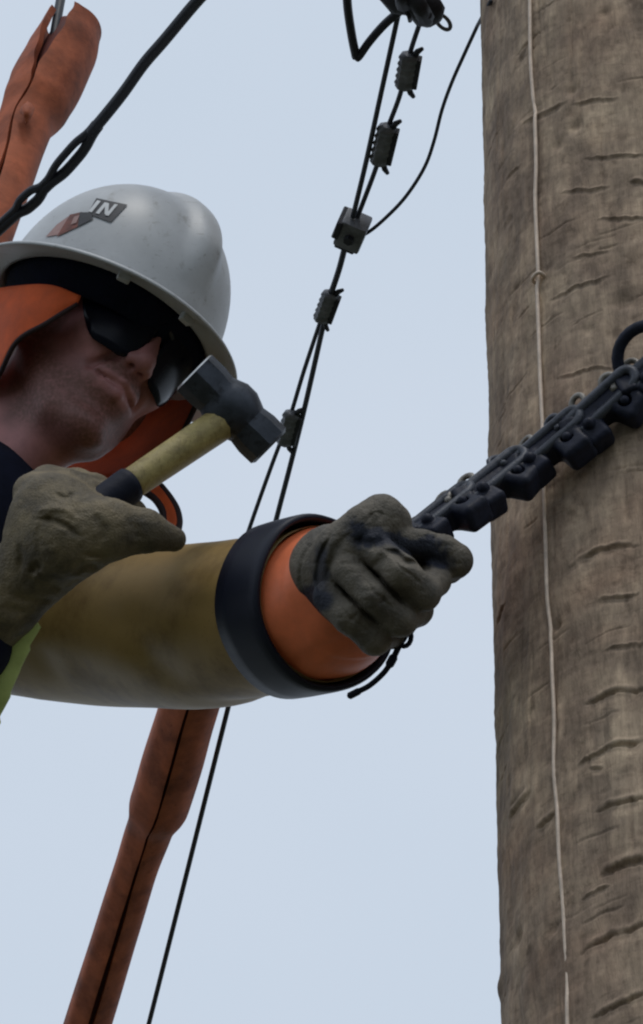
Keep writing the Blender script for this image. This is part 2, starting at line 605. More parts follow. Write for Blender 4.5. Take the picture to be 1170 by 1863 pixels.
def pole_material():
    m = bpy.data.materials.new('weathered_pole_wood')
    m.use_nodes = True
    t = m.node_tree
    p = t.nodes['Principled BSDF']
    p.inputs['Roughness'].default_value = 0.85
    p.inputs['Specular IOR Level'].default_value = 0.25
    c = t.nodes.new('ShaderNodeTexCoord')

    def noise_(scale, sc3, detail=6, rough=0.6, dist=0.0):
        mp = t.nodes.new('ShaderNodeMapping')
        mp.inputs['Scale'].default_value = sc3
        t.links.new(c.outputs['Object'], mp.inputs['Vector'])
        n = t.nodes.new('ShaderNodeTexNoise')
        n.inputs['Scale'].default_value = scale
        n.inputs['Detail'].default_value = detail
        n.inputs['Roughness'].default_value = rough
        n.inputs['Distortion'].default_value = dist
        t.links.new(mp.outputs['Vector'], n.inputs['Vector'])
        return n.outputs['Fac']

    def ramp(fac, p0, c0, p1, c1):
        r = t.nodes.new('ShaderNodeValToRGB')
        r.color_ramp.elements[0].position = p0
        r.color_ramp.elements[0].color = (*c0, 1)
        r.color_ramp.elements[1].position = p1
        r.color_ramp.elements[1].color = (*c1, 1)
        t.links.new(fac, r.inputs['Fac'])
        return r.outputs['Color']

    def mixc(kind, fac, a, b):
        x = t.nodes.new('ShaderNodeMix')
        x.data_type = 'RGBA'
        x.blend_type = kind
        x.inputs[0].default_value = fac
        t.links.new(a, x.inputs[6])
        t.links.new(b, x.inputs[7])
        return x.outputs[2]
    blotch = noise_(9, (1, 1, 0.8), 4)
    grain = noise_(26, (1, 1, 0.16), 8, 0.7, 0.6)
    fine = noise_(120, (1, 1, 0.22), 5, 0.7)
    spots = noise_(48, (1, 1, 0.75), 4, 0.6)
    col = ramp(blotch, 0.3, (0.285, 0.203, 0.150), 0.72, (0.47, 0.368, 0.268))
    col = mixc('MULTIPLY', 0.8, col, ramp(grain, 0.36, (0.66, 0.64, 0.64), 0.66, (1.2, 1.19, 1.17)))
    col = mixc('MULTIPLY', 0.6, col, ramp(fine, 0.35, (0.60, 0.59, 0.58), 0.65, (1.3, 1.3, 1.28)))
    col = mixc('MULTIPLY', 0.7, col, ramp(spots, 0.28, (0.45, 0.42, 0.4), 0.42, (1, 1, 1)))
    patch = noise_(22, (1, 1, 0.9), 3, 0.5, 0.4)
    col = mixc('MULTIPLY', 0.7, col, ramp(patch, 0.40, (0.70, 0.69, 0.69), 0.62, (1.22, 1.21, 1.17)))
    mp = t.nodes.new('ShaderNodeMapping')
    mp.inputs['Scale'].default_value = (1.0, 1.0, 1.7)
    t.links.new(c.outputs['Object'], mp.inputs['Vector'])
    vo = t.nodes.new('ShaderNodeTexVoronoi')
    vo.inputs['Scale'].default_value = 30
    vo.inputs['Randomness'].default_value = 1.0
    t.links.new(mp.outputs['Vector'], vo.inputs['Vector'])
    sep = t.nodes.new('ShaderNodeSeparateColor')
    t.links.new(vo.outputs['Color'], sep.inputs['Color'])
    col = mixc('MULTIPLY', 0.35, col, ramp(sep.outputs[0], 0.2, (0.84, 0.83, 0.82), 0.8, (1.14, 1.13, 1.10)))
    wisp = noise_(70, (1, 1, 2.6), 4, 0.6, 0.8)
    col = mixc('MULTIPLY', 0.55, col, ramp(wisp, 0.30, (0.62, 0.60, 0.58), 0.46, (1, 1, 1)))
    reds = noise_(5, (1, 1, 1.4), 3)
    col = mixc('MULTIPLY', 0.6, col, ramp(reds, 0.55, (1, 1, 1), 0.75, (0.95, 0.80, 0.74)))
    t.links.new(col, p.inputs['Base Color'])
    b1 = t.nodes.new('ShaderNodeBump')
    b1.inputs['Strength'].default_value = 0.8
    b1.inputs['Distance'].default_value = 0.004
    t.links.new(grain, b1.inputs['Height'])
    b2 = t.nodes.new('ShaderNodeBump')
    b2.inputs['Strength'].default_value = 0.6
    b2.inputs['Distance'].default_value = 0.0015
    t.links.new(fine, b2.inputs['Height'])
    t.links.new(b1.outputs['Normal'], b2.inputs['Normal'])
    b3 = t.nodes.new('ShaderNodeBump')
    b3.inputs['Strength'].default_value = 0.6
    b3.inputs['Distance'].default_value = 0.003
    t.links.new(spots, b3.inputs['Height'])
    t.links.new(b2.outputs['Normal'], b3.inputs['Normal'])
    t.links.new(b3.outputs['Normal'], p.inputs['Normal'])
    return m


M['skin'] = skin_material()
M['glove_zone'] = zone_material('work_leather_navy_palm_and_shade', dict(col=(0.112, 0.094, 0.070), rough=0.72, var=0.55, scale=26, bump=0.55, bscale=110, bdist=0.002, pebble=420), (0.010, 0.012, 0.024))
M['pole'] = pole_material()

# ------------------------------------------------------------------ ground
gv, gf = [(0, 0, 0)], []
rings = [2, 6, 15, 40, 120, 400, 1500, 4000]
for r in rings:
    for k in range(48):
        th = 2 * math.pi * k / 48
        gv.append((r * math.cos(th), r * math.sin(th), 0.0))
for k in range(48):
    gf.append((0, 1 + k, 1 + (k + 1) % 48))
for i in range(len(rings) - 1):
    for k in range(48):
        k2 = (k + 1) % 48
        gf.append((1 + i * 48 + k, 1 + (i + 1) * 48 + k, 1 + (i + 1) * 48 + k2, 1 + i * 48 + k2))
g = obj('ground', gv, gf, M['ground'], local=False, smooth=False)
tag(g, kind='structure')

# ------------------------------------------------------------------ utility pole
PX_AX, PD = 1235, 7.19
pole_c = CAM + ray(PX_AX, 931.5) * (PD / ray(PX_AX, 931.5).dot(F_))
PX0, PY0, PZ0 = pole_c.x, pole_c.y, pole_c.z
PR0, TAPER = 0.190, 0.0005


def prad(z):
    return PR0 - TAPER * (z - PZ0)


def pole_hit(px, py, off=0.0):
    """where a sight line meets the pole: (angle, height); angle 0 faces the viewer"""
    d = ray(px, py)
    R = prad(PZ0) + off
    for _ in range(4):
        ox, oy = CAM.x - PX0, CAM.y - PY0
        a = d.x * d.x + d.y * d.y
        b = 2 * (ox * d.x + oy * d.y)
        c = ox * ox + oy * oy - R * R
        disc = b * b - 4 * a * c
        t = (-b - math.sqrt(max(disc, 0))) / (2 * a)
        p = CAM + d * t
        R = prad(p.z) + off
    return math.atan2(p.x - PX0, -(p.y - PY0)), p.z, p


def pole_pt(th, z, off=0.0):
    r = prad(z) + off
    return Vector((PX0 + r * math.sin(th), PY0 - r * math.cos(th), z))


pole = empty('utility_pole', (PX0, PY0, 0), 'thick weathered grey brown wooden utility pole with horizontal cracks and a chain round it', 'utility pole')
cracks = [  # sight-line end points of the gaff cuts and checks, width, depth
    ((1092, 1594), (1130, 1574), (1180, 1566), .0036, .011),
    ((1056, 1738), (1110, 1706), (1180, 1684), .0028, .009),
    ((1078, 1856), (1120, 1834), (1180, 1808), .0026, .008),
    ((1052, 1399), (1080, 1378), (1116, 1362), .0016, .005),
    ((1100, 1366), (1135, 1357), (1180, 1350), .0026, .008),
    ((1084, 1478), (1130, 1462), (1180, 1455), .0026, .008),
    ((1066, 1284), (1120, 1262), (1180, 1258), .0026, .009),
    ((1032, 1036), (1080, 1008), (1165, 994), .0022, .006),
    ((1080, 1093), (1120, 1088), (1165, 1082), .0016, .004),
    ((929, 1490), (945, 1468), (968, 1436), .0024, .007),
    ((978, 1512), (995, 1494), (1014, 1478), .0024, .007),
    ((948, 228), (985, 206), (1034, 190), .0024, .006),
    ((1040, 190), (1080, 184), (1130, 180), .0018, .005),
    ((1020, 352), (1060, 346), (1112, 342), .0020, .005),
    ((1144, 331), (1160, 333), (1185, 331), .0030, .007),
    ((1060, 290), (1110, 286), (1185, 284), .0018, .005),
    ((1040, 468), (1070, 462), (1110, 458), .0014, .004),
    ((998, 548), (1050, 522), (1110, 504), .0018, .005),
    ((1085, 402), (1130, 398), (1185, 402), .0018, .005),
    ((1010, 690), (1060, 676), (1120, 668), .0014, .004),
    ((920, 330), (935, 310), (950, 300), .0014, .004),
    ((1060, 1640), (1080, 1626), (1110, 1616), .0012, .004),
    ((1075, 1398), (1090, 1400), (1098, 1399), .0016, .005),
    ((1100, 1190), (1130, 1180), (1180, 1174), .0012, .004),
    ((905, 1140), (912, 1120), (925, 1100), .0012, .004),
]
z_lo = pole_hit(1000, 2750)[1]
z_hi = pole_hit(1000, -800)[1]
NT, NZ = 300, 1950
ths = np.linspace(-1.72, 1.0, NT)
zs = np.linspace(z_lo, z_hi, NZ)
TH, ZZ = np.meshgrid(ths, zs)
disp = np.zeros_like(TH)


def vnoise(u, v, seed):
    """value noise on a grid, smooth, vectorised"""
    r = np.random.default_rng(seed)
    tab = r.random((257, 257))
    ui, vi = np.floor(u).astype(int), np.floor(v).astype(int)
    fu, fv = u - ui, v - vi
    fu = fu * fu * (3 - 2 * fu); fv = fv * fv * (3 - 2 * fv)
    a = tab[ui % 257, vi % 257]; b = tab[(ui + 1) % 257, vi % 257]
    c = tab[ui % 257, (vi + 1) % 257]; d = tab[(ui + 1) % 257, (vi + 1) % 257]
    return (a * (1 - fu) + b * fu) * (1 - fv) + (c * (1 - fu) + d * fu) * fv - 0.5


S_ = TH * PR0
disp += 0.004 * vnoise(S_ * 9 + 40, ZZ * 5, 1) + 0.0022 * vnoise(S_ * 60 + 40, ZZ * 9 + S_ * 14, 2)
disp += 0.0016 * vnoise(S_ * 45 + 40, ZZ * 45, 3) + 0.0010 * vnoise(S_ * 160 + 40, ZZ * 40, 4) + 0.0007 * vnoise(S_ * 130 + 40, ZZ * 150, 5)
for k, (p0, p1, p2, wd, dp) in enumerate(cracks):
    q = [pole_hit(min(p[0], 1168 + 20), p[1])[:2] for p in (p0, p1, p2)]
    (t0, z0), (t1, z1), (t2, z2) = q
    co = np.polyfit([t0, t1, t2], [z0, z1, z2], 2)
    if p0[1] < 720:
        wd, dp = wd * .62, dp * .6
    zc = np.polyval(co, TH) + 0.004 * vnoise(S_ * 75 + 60, S_ * 0 + k * 3.1, 20 + k) + 0.0030 * vnoise(S_ * 260 + 60, S_ * 0 + k * 1.7, 90 + k)
    wloc = 0.56 * wd * np.clip(0.25 + 1.9 * (vnoise(S_ * 70 + 60, S_ * 0 + k * 5.7, 50 + k) + 0.42) + 0.5 * vnoise(S_ * 300 + 60, S_ * 0 + k, 130 + k), 0.12, 2.2)
    e = np.clip(np.minimum((TH - t0) / (0.25 * (t2 - t0)), (t2 - TH) / (0.25 * (t2 - t0))), 0, 1)
    dz = ZZ - zc
    prof = np.exp(-(np.abs(dz) / np.maximum(wloc, 1e-5)) ** 3)
    disp -= .4 * dp * prof * np.sqrt(e) * np.clip(wloc / (0.6 * wd), .15, 1.1)
    disp += 0.0016 * np.exp(-((dz - 1.9 * wd) / (1.2 * wd)) ** 2) * e - 0.0012 * np.exp(-((dz + 2.2 * wd) / (2 * wd)) ** 2) * e          # raised lip above the cut
disp += 0.0022 * vnoise(S_ * 42 - ZZ * 16 + 300, ZZ * 5 + S_ * 4 + 60, 8) * np.clip((-.55 - TH) / .2, 0, 1)
rc = np.random.default_rng(5)
for k in range(115):
    t0, z0 = rc.uniform(-1.45, .1), rc.uniform(z_lo, z_hi)
    hl, wd, dp, sl = rc.uniform(.006, .03) / PR0, rc.uniform(.0007, .0018), rc.uniform(.0006, .0020), rc.uniform(-.01, .03)
    i0, i1 = np.searchsorted(zs, [z0 - .03, z0 + .03])
    if i1 - i0 < 2:
        continue
    tt, zz = TH[i0:i1], ZZ[i0:i1]
    dz = zz - z0 - sl * (tt - t0) - .003 * vnoise((tt - t0) * 16 + 90, tt * 0 + k, 200 + k)
    e = np.clip(1 - ((tt - t0) / hl) ** 2, 0, 1)
    disp[i0:i1] -= dp * np.exp(-(np.abs(dz) / wd) ** 2.5) * np.sqrt(e)
for k in range(76):      # long fine drying checks along the grain
    t0, z0 = rc.uniform(-1.5, .2), rc.uniform(z_lo, z_hi)
    hl, wd, dp = rc.uniform(.02, .13), rc.uniform(.0006, .0014) / PR0, rc.uniform(.0012, .003)
    i0, i1 = np.searchsorted(zs, [z0 - hl, z0 + hl])
    if i1 - i0 < 4:
        continue
    tt, zz = TH[i0:i1], ZZ[i0:i1]
    dt = tt - t0 - .03 * (zz - z0) / PR0 - .02 * vnoise((zz - z0) * 30 + 90, zz * 0 + k, 300 + k)
    e = np.clip(1 - ((zz - z0) / hl) ** 2, 0, 1)
    disp[i0:i1] -= dp * np.exp(-(np.abs(dt) / np.maximum(wd, .0022)) ** 2) * e
for px, py, r, dp in ((945, 1706, .008, .007), (1013, 1139, .006, .005), (1048, 228, .008, .004), (948, 106, .004, .003), (1015, 262, .007, .003), (1040, 165, .007, .004),
                      (1100, 24, .007, .003), (926, 400, .006, .003), (1140, 545, .012, .005), (1070, 600, .008, .003), (918, 1560, .006, .003), (1010, 1690, .006, .003)):
    t0, z0, _ = pole_hit(px, py)
    disp -= dp * np.exp(-(((TH - t0) * PR0) ** 2 + (ZZ - z0) ** 2) / r ** 2)
t0, z0, _ = pole_hit(912, 1795)
disp += 0.004 * np.exp(-(((TH - t0) * PR0 / .012) ** 2 + ((ZZ - z0) / .012) ** 2))
disp *= np.clip(np.minimum(ZZ - z_lo, z_hi - ZZ) / .06, 0, 1) * np.clip(np.minimum(TH + 1.72, 1.0 - TH) / .12, 0, 1)
RR = PR0 - TAPER * (ZZ - PZ0) + disp
pv = np.stack([PX0 + RR * np.sin(TH), PY0 - RR * np.cos(TH), ZZ], -1).reshape(-1, 3)
idx = np.arange(NT * NZ).reshape(NZ, NT)
pf = np.stack([idx[:-1, :-1], idx[:-1, 1:], idx[1:, 1:], idx[1:, :-1]], -1).reshape(-1, 4)
# the rest of the shaft: plain rings above, below and round the back
nb = 64
tb = np.linspace(1.0, 2 * math.pi - 1.72, nb)
bv, bf = [], []
for z in (z_lo, z_hi):
    for th in tb:
        bv.append(tuple(pole_pt(th, z)))
for k in range(nb - 1):
    bf.append((k, k + 1, nb + k + 1, nb + k))
full = np.linspace(-1.72, 2 * math.pi - 1.72, 97)[:-1]
for z in (0.0, z_lo - 0.001, z_hi + 0.001, 12.0):
    for th in full:
        bv.append(tuple(pole_pt(th, z)))
o0 = 2 * nb
for s in (0, 2):
    for k in range(96):
        k2 = (k + 1) % 96
        bf.append((o0 + s * 96 + k, o0 + s * 96 + k2, o0 + (s + 1) * 96 + k2, o0 + (s + 1) * 96 + k))
bf.append(tuple(o0 + 3 * 96 + k for k in range(96)))
n0 = len(pv)
allv = np.concatenate([pv, np.array(bv)])
allf = pf.tolist() + [tuple(i + n0 for i in f) for f in bf]
obj('shaft', allv, allf, M['pole'], pole, local=False)

# the ground wire stapled down the pole, sunk into the wood in places
wire_px = [(948, -780, 2), (956, -500, 2), (962, -250, 2), (966, -60, 2), (968, 40, 3), (969, 110, 3), (972, 172, 2), (973, 192, 0), (975, 208, .2), (977, 222, 3), (979, 300, 3), (978, 360, 3.5), (980, 430, 3), (983, 505, 3), (981, 530, 3), (984, 610, 3), (987, 700, 3),
           (991, 780, 3), (992, 860, 2), (993, 950, 1), (996, 1010, 2), (999, 1090, 2.5), (1002, 1140, 0), (1003, 1160, .6), (1005, 1190, .8), (1008, 1220, 3), (1012, 1310, 3), (1011, 1400, 2.5), (1015, 1462, 1.6), (1018, 1480, 3),
           (1021, 1560, 3), (1025, 1610, 3), (1026, 1640, 1.5), (1030, 1700, 2), (1032, 1760, .6), (1034, 1800, 1), (1035, 1830, 2.5), (1036, 1900, 2), (1038, 1980, 2), (1044, 2200, 2), (1052, 2500, 2), (1056, 2700, 2)]
pts = []
for px, py, off in wire_px:
    th, z, _ = pole_hit(px, py)
    pts.append(np.array(pole_pt(th, z, off / 1000 * 0.9)))
v, f = tube(catmull(pts, 6), 0.0021, 8)
obj('ground_wire', v, f, M['copper'], pole, local=False)
th, z, _ = pole_hit(983, 509)
st = [np.array(pole_pt(th - .03, z - .001, -.004)), np.array(pole_pt(th - .028, z, .006)), np.array(pole_pt(th + .028, z + .002, .007)), np.array(pole_pt(th + .03, z, -.004))]
v, f = tube(catmull(st, 4), 0.0022, 6)
obj('staple', v, f, M['copper'], pole, local=False)

# ------------------------------------------------------------------ overhead wires
HW = 5.62 + 1.6                         # height of the wire run above ground


def wire_at(px, py, dz=0.0):
    d = ray(px, py)
    t = (HW + dz - CAM.z) / d.z
    return np.array(CAM + d * t)


def wtube(name, pxs, r, m, parent, n=6, dz=0.0, sides=8, ext=(0, 0)):
    P = catmull([wire_at(*p, dz) if len(p) == 2 else wire_at(p[0], p[1], p[2]) for p in pxs], n)
    if ext[0]:          # the wire runs on beyond the picture
        d_ = unit(P[0] - P[2])
        P = [P[0] + d_ * ext[0] * t for t in (1, .75, .5, .25)] + P
    if ext[1]:
        d_ = unit(P[-1] - P[-3])
        P = P + [P[-1] + d_ * ext[1] * t for t in (.25, .5, .75, 1)]
    v, f = tube(P, r, sides)
    return obj(name, v, f, m, parent, local=False)


def wroot(name, px, py, label, cat, group=None):
    return empty(name, wire_at(px, py), label, cat, group)


def wmesh(name, root, v, f, m, smooth=True):
    return obj(name, v, f, m, root, smooth=smooth, local=False)


def connector(px0, py0, px1, py1, r, label, dz=0.0, m='clamp'):
    """a ribbed squeeze-on connector between two points of a wire"""
    a, b = wire_at(px0, py0, dz), wire_at(px1, py1, dz)
    root = empty('wire_connector', (a + b) / 2, label, 'connector', 'squeeze-on connectors on the wire run')
    n = 22
    P, rr = [], []
    for i in range(n + 1):
        t = i / n
        P.append(a + (b - a) * t)
        e = min(t, 1 - t)
        rr.append(r * (0.55 if e == 0 else (0.92 + 0.12 * ((i // 2) % 2))))
    v, f = tube(P, rr, 8, flat=0.8)
    autosmooth(wmesh('barrel', root, v, f, M[m]), 30)
    ax = unit(b - a)
    side = unit(np.cross(ax, np.array(F_)))
    # side rib and the bent tabs at the ends
    v, f = box((a + b) / 2 + side * r * 0.95, [ax, side, np.cross(ax, side)], (np.linalg.norm(b - a) * 0.42, r * 0.28, r * 0.5))
    bevel(wmesh('rib', root, v, f, M['clamp_dark'], False), r * 0.1, 1)
    for s, e in ((1, b), (-1, a)):
        p0 = e - ax * s * r * 0.3 + side * r * 0.4
        v, f = tube([p0, p0 + ax * s * r * 0.8 + side * r * 0.3, p0 + ax * s * r * 1.3 + side * r * 0.7], [r * .35, r * .3, r * .2], 6)
        wmesh('tab', root, v, f, M['clamp_dark'])
    return root


# upper: dead-end clamp at the top edge
dz_ = 0.0
dead = wroot('dead_end_clamp', 765, 10, 'dark dead-end clamp with a wire ring at the top of the wire run', 'clamp')
a, b = wire_at(712, 2), wire_at(800, 30)
P = [wire_at(x, y) for x, y in ((700, -16), (728, -2), (755, 8), (778, 20), (792, 30), (802, 34))]
v, f = tube(P, [0.012, 0.021, 0.016, 0.022, 0.017, 0.006], 12, flat=0.7)
wmesh('body', dead, v, f, M['clamp_dark'])
for x0, y0, x1, y1, r in ((722, -30, 735, 10, .009), (745, -12, 775, 34, .010), (770, 15, 778, 40, .006), (735, 18, 746, 38, .0025)):
    v, f = tube([wire_at(x0, y0, -.02), wire_at((x0 + x1) / 2 + 3, (y0 + y1) / 2, -.024), wire_at(x1, y1, -.02)], r, 8)
    wmesh('bolt', dead, v, f, M['clamp_dark'])
c = wire_at(806, 40)
ring = []
e1 = unit(wire_at(818, 52) - wire_at(796, 30))
e2 = unit(np.cross(e1, np.array(F_)))
for k in range(20):
    th = 2 * math.pi * k / 20
    ring.append(c + e1 * 0.0125 * math.cos(th) + e2 * 0.0055 * math.sin(th))
v, f = tube(ring, 0.0024, 6, closed=True)
wmesh('ring', dead, v, f, M['clamp'])

v, f = tube(catmull([wire_at(742, -6), wire_at(760, -40), wire_at(830, -150), np.array(pole_hit(950, -330, .002)[2])], 6), 0.0045, 8)
wmesh('tail_strand', dead, v, f, M['strand'])
jump = wroot('jumper_cable', 650, 110, 'short black jumper cable bent in a sharp V below the top edge', 'cable')
wtube('jacket', [(628, -60), (631, -10), (634, 25), (641, 70), (648, 104)], 0.0050, M['cable'], jump, ext=(2.5, 0))
wtube('return_leg', [(648, 106), (655, 100), (672, 76), (700, 44), (735, 14)], 0.0050, M['cable'], jump)

lead = wroot('conductor', 655, 340, 'straight thin strand from the dead-end clamp down to the split clamp', 'wire')
wtube('strand', [(726, 20), (713, 80), (690, 185), (666, 295), (642, 395)], 0.0030, M['strand'], lead)
sl = wroot('conductor', 720, 190, 'strand carrying two ribbed connectors between dead-end clamp and split clamp', 'wire')
wtube('strand', [(768, 30), (745, 100), (728, 172), (703, 240), (686, 300), (660, 370), (648, 400)], 0.0029, M['strand'], sl, dz=0.004)
connector(746, 98, 735, 160, 0.0115, 'upper ribbed grey connector on the strand below the dead-end clamp')
connector(706, 228, 689, 298, 0.0115, 'lower ribbed grey connector on the strand just above the split clamp')

split = wroot('split_clamp', 642, 425, 'boxy grey split clamp joining the thin drop wire to the strands', 'clamp')
ax = unit(wire_at(625, 455) - wire_at(650, 395))
side = unit(np.cross(ax, np.array(F_)))
dpt = np.cross(ax, side)
c = wire_at(642, 420)
v, f = box(c, [ax, side, dpt], (0.0195, 0.0155, 0.014))
bevel(wmesh('body', split, v, f, M['clamp'], False), 0.003, 2)
v, f = box(c - side * 0.001 + ax * 0.019, [ax, side, dpt], (0.006, 0.012, 0.011))
bevel(wmesh('jaw', split, v, f, M['clamp_dark'], False), 0.002, 2)
v, f = box(c - ax * 0.004 - side * 0.016, [ax, side, dpt], (0.013, 0.004, 0.016))
bevel(wmesh('side_plate', split, v, f, M['clamp_dark'], False), 0.0015, 1)
v, f = tube([c - dpt * 0.02, c + dpt * 0.02], 0.006, 6)
autosmooth(wmesh('bolt', split, v, f, M['clamp_dark']), 30)

drop = wroot('drop_wire', 770, 300, 'thin loose wire curving from the split clamp up to the pole edge', 'wire')
ptop = np.array(pole_hit(880, 30)[2])
P = [wire_at(*p) for p in ((645, 432), (668, 424), (700, 398), (738, 358), (772, 305), (790, 255), (804, 200), (822, 150), (845, 98), (868, 48))]
pe = np.array(pole_hit(893, 2, 0.003)[2])
P2 = catmull(P, 6)
# let the far end settle against the pole's side
v, f = tube(P2 + [P2[-1] * 0.5 + pe * 0.5, pe], 0.0022, 7)
wmesh('strand', drop, v, f, M['strand'])

mid = wroot('conductor', 610, 500, 'short single strand between split clamp and the parallel groove connector', 'wire')
wtube('strand', [(628, 448), (617, 490), (602, 535), (597, 550)], 0.0036, M['strand'], mid)
connector(603, 532, 584, 584, 0.0105, 'narrow grey connector where the strand splits in two below the split clamp')
c2 = wroot('conductor', 540, 760, 'long right hand strand passing behind the sleeve down to the bottom edge', 'wire')
wtube('strand', [(592, 575), (556, 735), (530, 840), (505, 936), (460, 1110), (412, 1300), (342, 1580), (270, 1866), (220, 2060)], 0.0032, M['strand'], c2, ext=(0, 14))
c3 = wroot('conductor', 540, 700, 'thinner left strand passing behind the hammer head and into the line hose', 'wire')
wtube('strand', [(588, 570), (553, 675), (527, 760), (495, 845), (456, 955), (400, 1120), (338, 1310), (310, 1400)], 0.0026, M['strand'], c3, dz=0.006)
sp = connector(532, 750, 517, 808, 0.0105, 'pale small connector beside the hammer striking face')

# big cable upper left with two split openings
big = wroot('spliced_cable', 160, 250, 'thick black cable with two open slots crossing the upper left corner', 'cable')
wtube('cable', [(430, -70), (365, -5), (300, 72), (262, 116), (225, 168), (190, 212), (166, 240)], 0.0068, M['cable'], big, dz=-.22, ext=(3, 0))
cen_ = catmull([(176, 228), (150, 262), (112, 306), (76, 344), (38, 378), (-6, 418), (-60, 468)], 14)
lo_, up_ = [], []
for k, q in enumerate(cen_):
    d_ = unit(np.append(cen_[min(k + 1, len(cen_) - 1)] - cen_[max(k - 1, 0)], 0))[:2]
    n_ = np.array([-d_[1], d_[0]])
    gap = 4.2 + 8.0 * math.exp(-((q[0] - 128) / 30) ** 4) + 8.0 * math.exp(-((q[0] - 54) / 18) ** 4)
    lo_.append(tuple(q - n_ * gap * .8))
    up_.append(tuple(q + n_ * gap))
wtube('lower_strand', lo_, 0.0062, M['cable'], big, n=1, dz=-.22, ext=(0, 9))
wtube('upper_strand', up_, 0.0046, M['cable'], big, n=1, dz=-.219, ext=(0, 9))

# line hose: a rubber tube with a lipped slit along it and a wider bell at the end
def line_hose(axis_px, radii_px, seam_frac, label, slit_deg, tilt, dz, bell_end):
    P = [wire_at(x, y, dz - .00115 * tilt * (y - 52)) for x, y in axis_px]
    root = empty('line_hose', P[-1], label, 'line hose', 'orange insulating line hoses')
    Pd = catmull(P, 10)
    rd = []
    for i in range(len(radii_px) - 1):
        for k in range(10):
            t = k / 10
            t = t * t * (3 - 2 * t)
            rd.append(radii_px[i] * (1 - t) + radii_px[i + 1] * t)
    rd.append(radii_px[-1])
    Pd = np.array(Pd)
    rm = np.array([r * np.linalg.norm(np.array(CAM) - p) / FPX for r, p in zip(rd, Pd)])
    T = np.gradient(Pd, axis=0)
    T /= np.linalg.norm(T, axis=1)[:, None]
    view = unit(np.array(CAM) - Pd.mean(0))
    V = []
    ns_ = 40
    hs = np.radians(slit_deg / 2)
    for i, p in enumerate(Pd):
        a = unit(view - T[i] * np.dot(view, T[i]))
        b = np.cross(T[i], a)
        th0 = seam_frac[0] + (seam_frac[1] - seam_frac[0]) * i / len(Pd)
        hw = hs * (1 + bell_end * min(1, max(0, (42 - i) / 16 if bell_end < 0 else 1 - i / 26))) * (0.55 + 0.25 * math.sin(i * 0.11 + 0.4) + 0.06 * math.sin(i * 0.7))
        wall = 0.86
        outer, inner = [], []
        for k in range(ns_ + 1):
            th = th0 + hw + (2 * math.pi - 2 * hw) * k / ns_
            lip = 1.0 + 0.10 * math.exp(-((k / 1.5) ** 2)) + 0.10 * math.exp(-(((ns_ - k) / 1.5) ** 2)) + .05 * math.exp(-((k - 6) / 1.2) ** 2) + .03 * math.exp(-((k - 20) / 14) ** 2)
            d = math.cos(th) * a + math.sin(th) * b
            outer.append(p + d * rm[i] * lip)
            inner.append(p + d * rm[i] * wall)
        V.extend(outer + inner[::-1])
    m_ = 2 * (ns_ + 1)
    Fc = []
    for i in range(len(Pd) - 1):
        for k in range(m_):
            k2 = (k + 1) % m_
            Fc.append((i * m_ + k, i * m_ + k2, (i + 1) * m_ + k2, (i + 1) * m_ + k))
    for base in (0, (len(Pd) - 1) * m_):
        for k in range(ns_):
            q = (base + k, base + k + 1, base + m_ - 2 - k, base + m_ - 1 - k)
            Fc.append(q if base else q[::-1])
    o = obj('hose', V, Fc, M['hose'], root, local=False)
    autosmooth(o, 40)
    # inner core seen through the slit
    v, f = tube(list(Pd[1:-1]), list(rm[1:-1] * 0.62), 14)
    obj('inner_lip', v, f, M['hose_in'], root, local=False)
    return root


h1 = line_hose([(131, 52), (112, 98), (86, 152), (68, 188), (44, 232), (24, 300), (-4, 380), (-40, 480), (-90, 610)],
               [54, 62, 64, 61, 50, 45, 44, 44, 44], (0.62, 0.35), 'upper orange line hose with torn split bell beside the black cable', 15, 1.0, .32, 3.4)
h2 = line_hose([(364, 1226), (338, 1306), (313, 1390), (291, 1462), (272, 1510), (246, 1585), (214, 1688), (160, 1862), (100, 2050)],
               [52, 53, 55, 54, 42, 39, 40, 42, 44], (0.02, -0.15), 'lower orange line hose hanging below the sleeve to the bottom edge', 16, 0.0, 0.0, -.55)
for h_, a_, b_, dz_h in ((h2, (160, 1862), (100, 2050), 0.0),):
    p0_, p1_ = wire_at(*a_, dz_h), wire_at(*b_, dz_h)
    v, f = tube([p1_, p1_ + unit(p1_ - p0_) * 14], .0036, 7)
    obj('wire', v, f, M['strand'], h_, local=False)
# torn flap in the upper hose and the wire entering its bell
fl = [[wire_at(x, y, .32 - .00115 * (y - 52) - o) for x, y, o in row] for row in (
    [(50, 186, .052), (56, 190, .055), (62, 198, .052)], [(42, 194, .058), (48, 203, .066), (57, 210, .056)], [(37, 204, .052), (44, 212, .058), (48, 226, .052)])]
v, f = sheet(refine(fl, 4), 0.003)
obj('torn_flap', v, f, M['hose'], h1, local=False)
ft = wroot('conductor', 105, 10, 'black wire entering the bell of the upper orange line hose', 'wire')
wtube('strand', [(125, -80, .50), (112, -10, .38), (104, 34, .32), (98, 70, .28), (92, 110, .25)], 0.0056, M['cable'], ft, ext=(3, 0))

# ------------------------------------------------------------------ the worker
N_ = unit((0.44, 0.73, -0.52))
Fh = np.array([0.64, 0.15, 0.755])
Fh = unit(Fh - N_ * np.dot(Fh, N_))
_p = math.radians(9)
N_, Fh = N_ * math.cos(_p) + Fh * math.sin(_p), Fh * math.cos(_p) - N_ * math.sin(_p)
Lh = np.cross(N_, Fh)
HS = 0.97
O_ = L(192, 628, 0.45)


def H(x, y, z):
    return O_ + HS * (x * Fh + y * Lh + z * N_)


HAX = np.array([Fh, Lh, N_])
person = empty('person', to_world(L(-560, 1800, 0.15)), 'lineworker in white hard hat, sunglasses and heavy gloves reaching a sleeved arm to the pole', 'person')

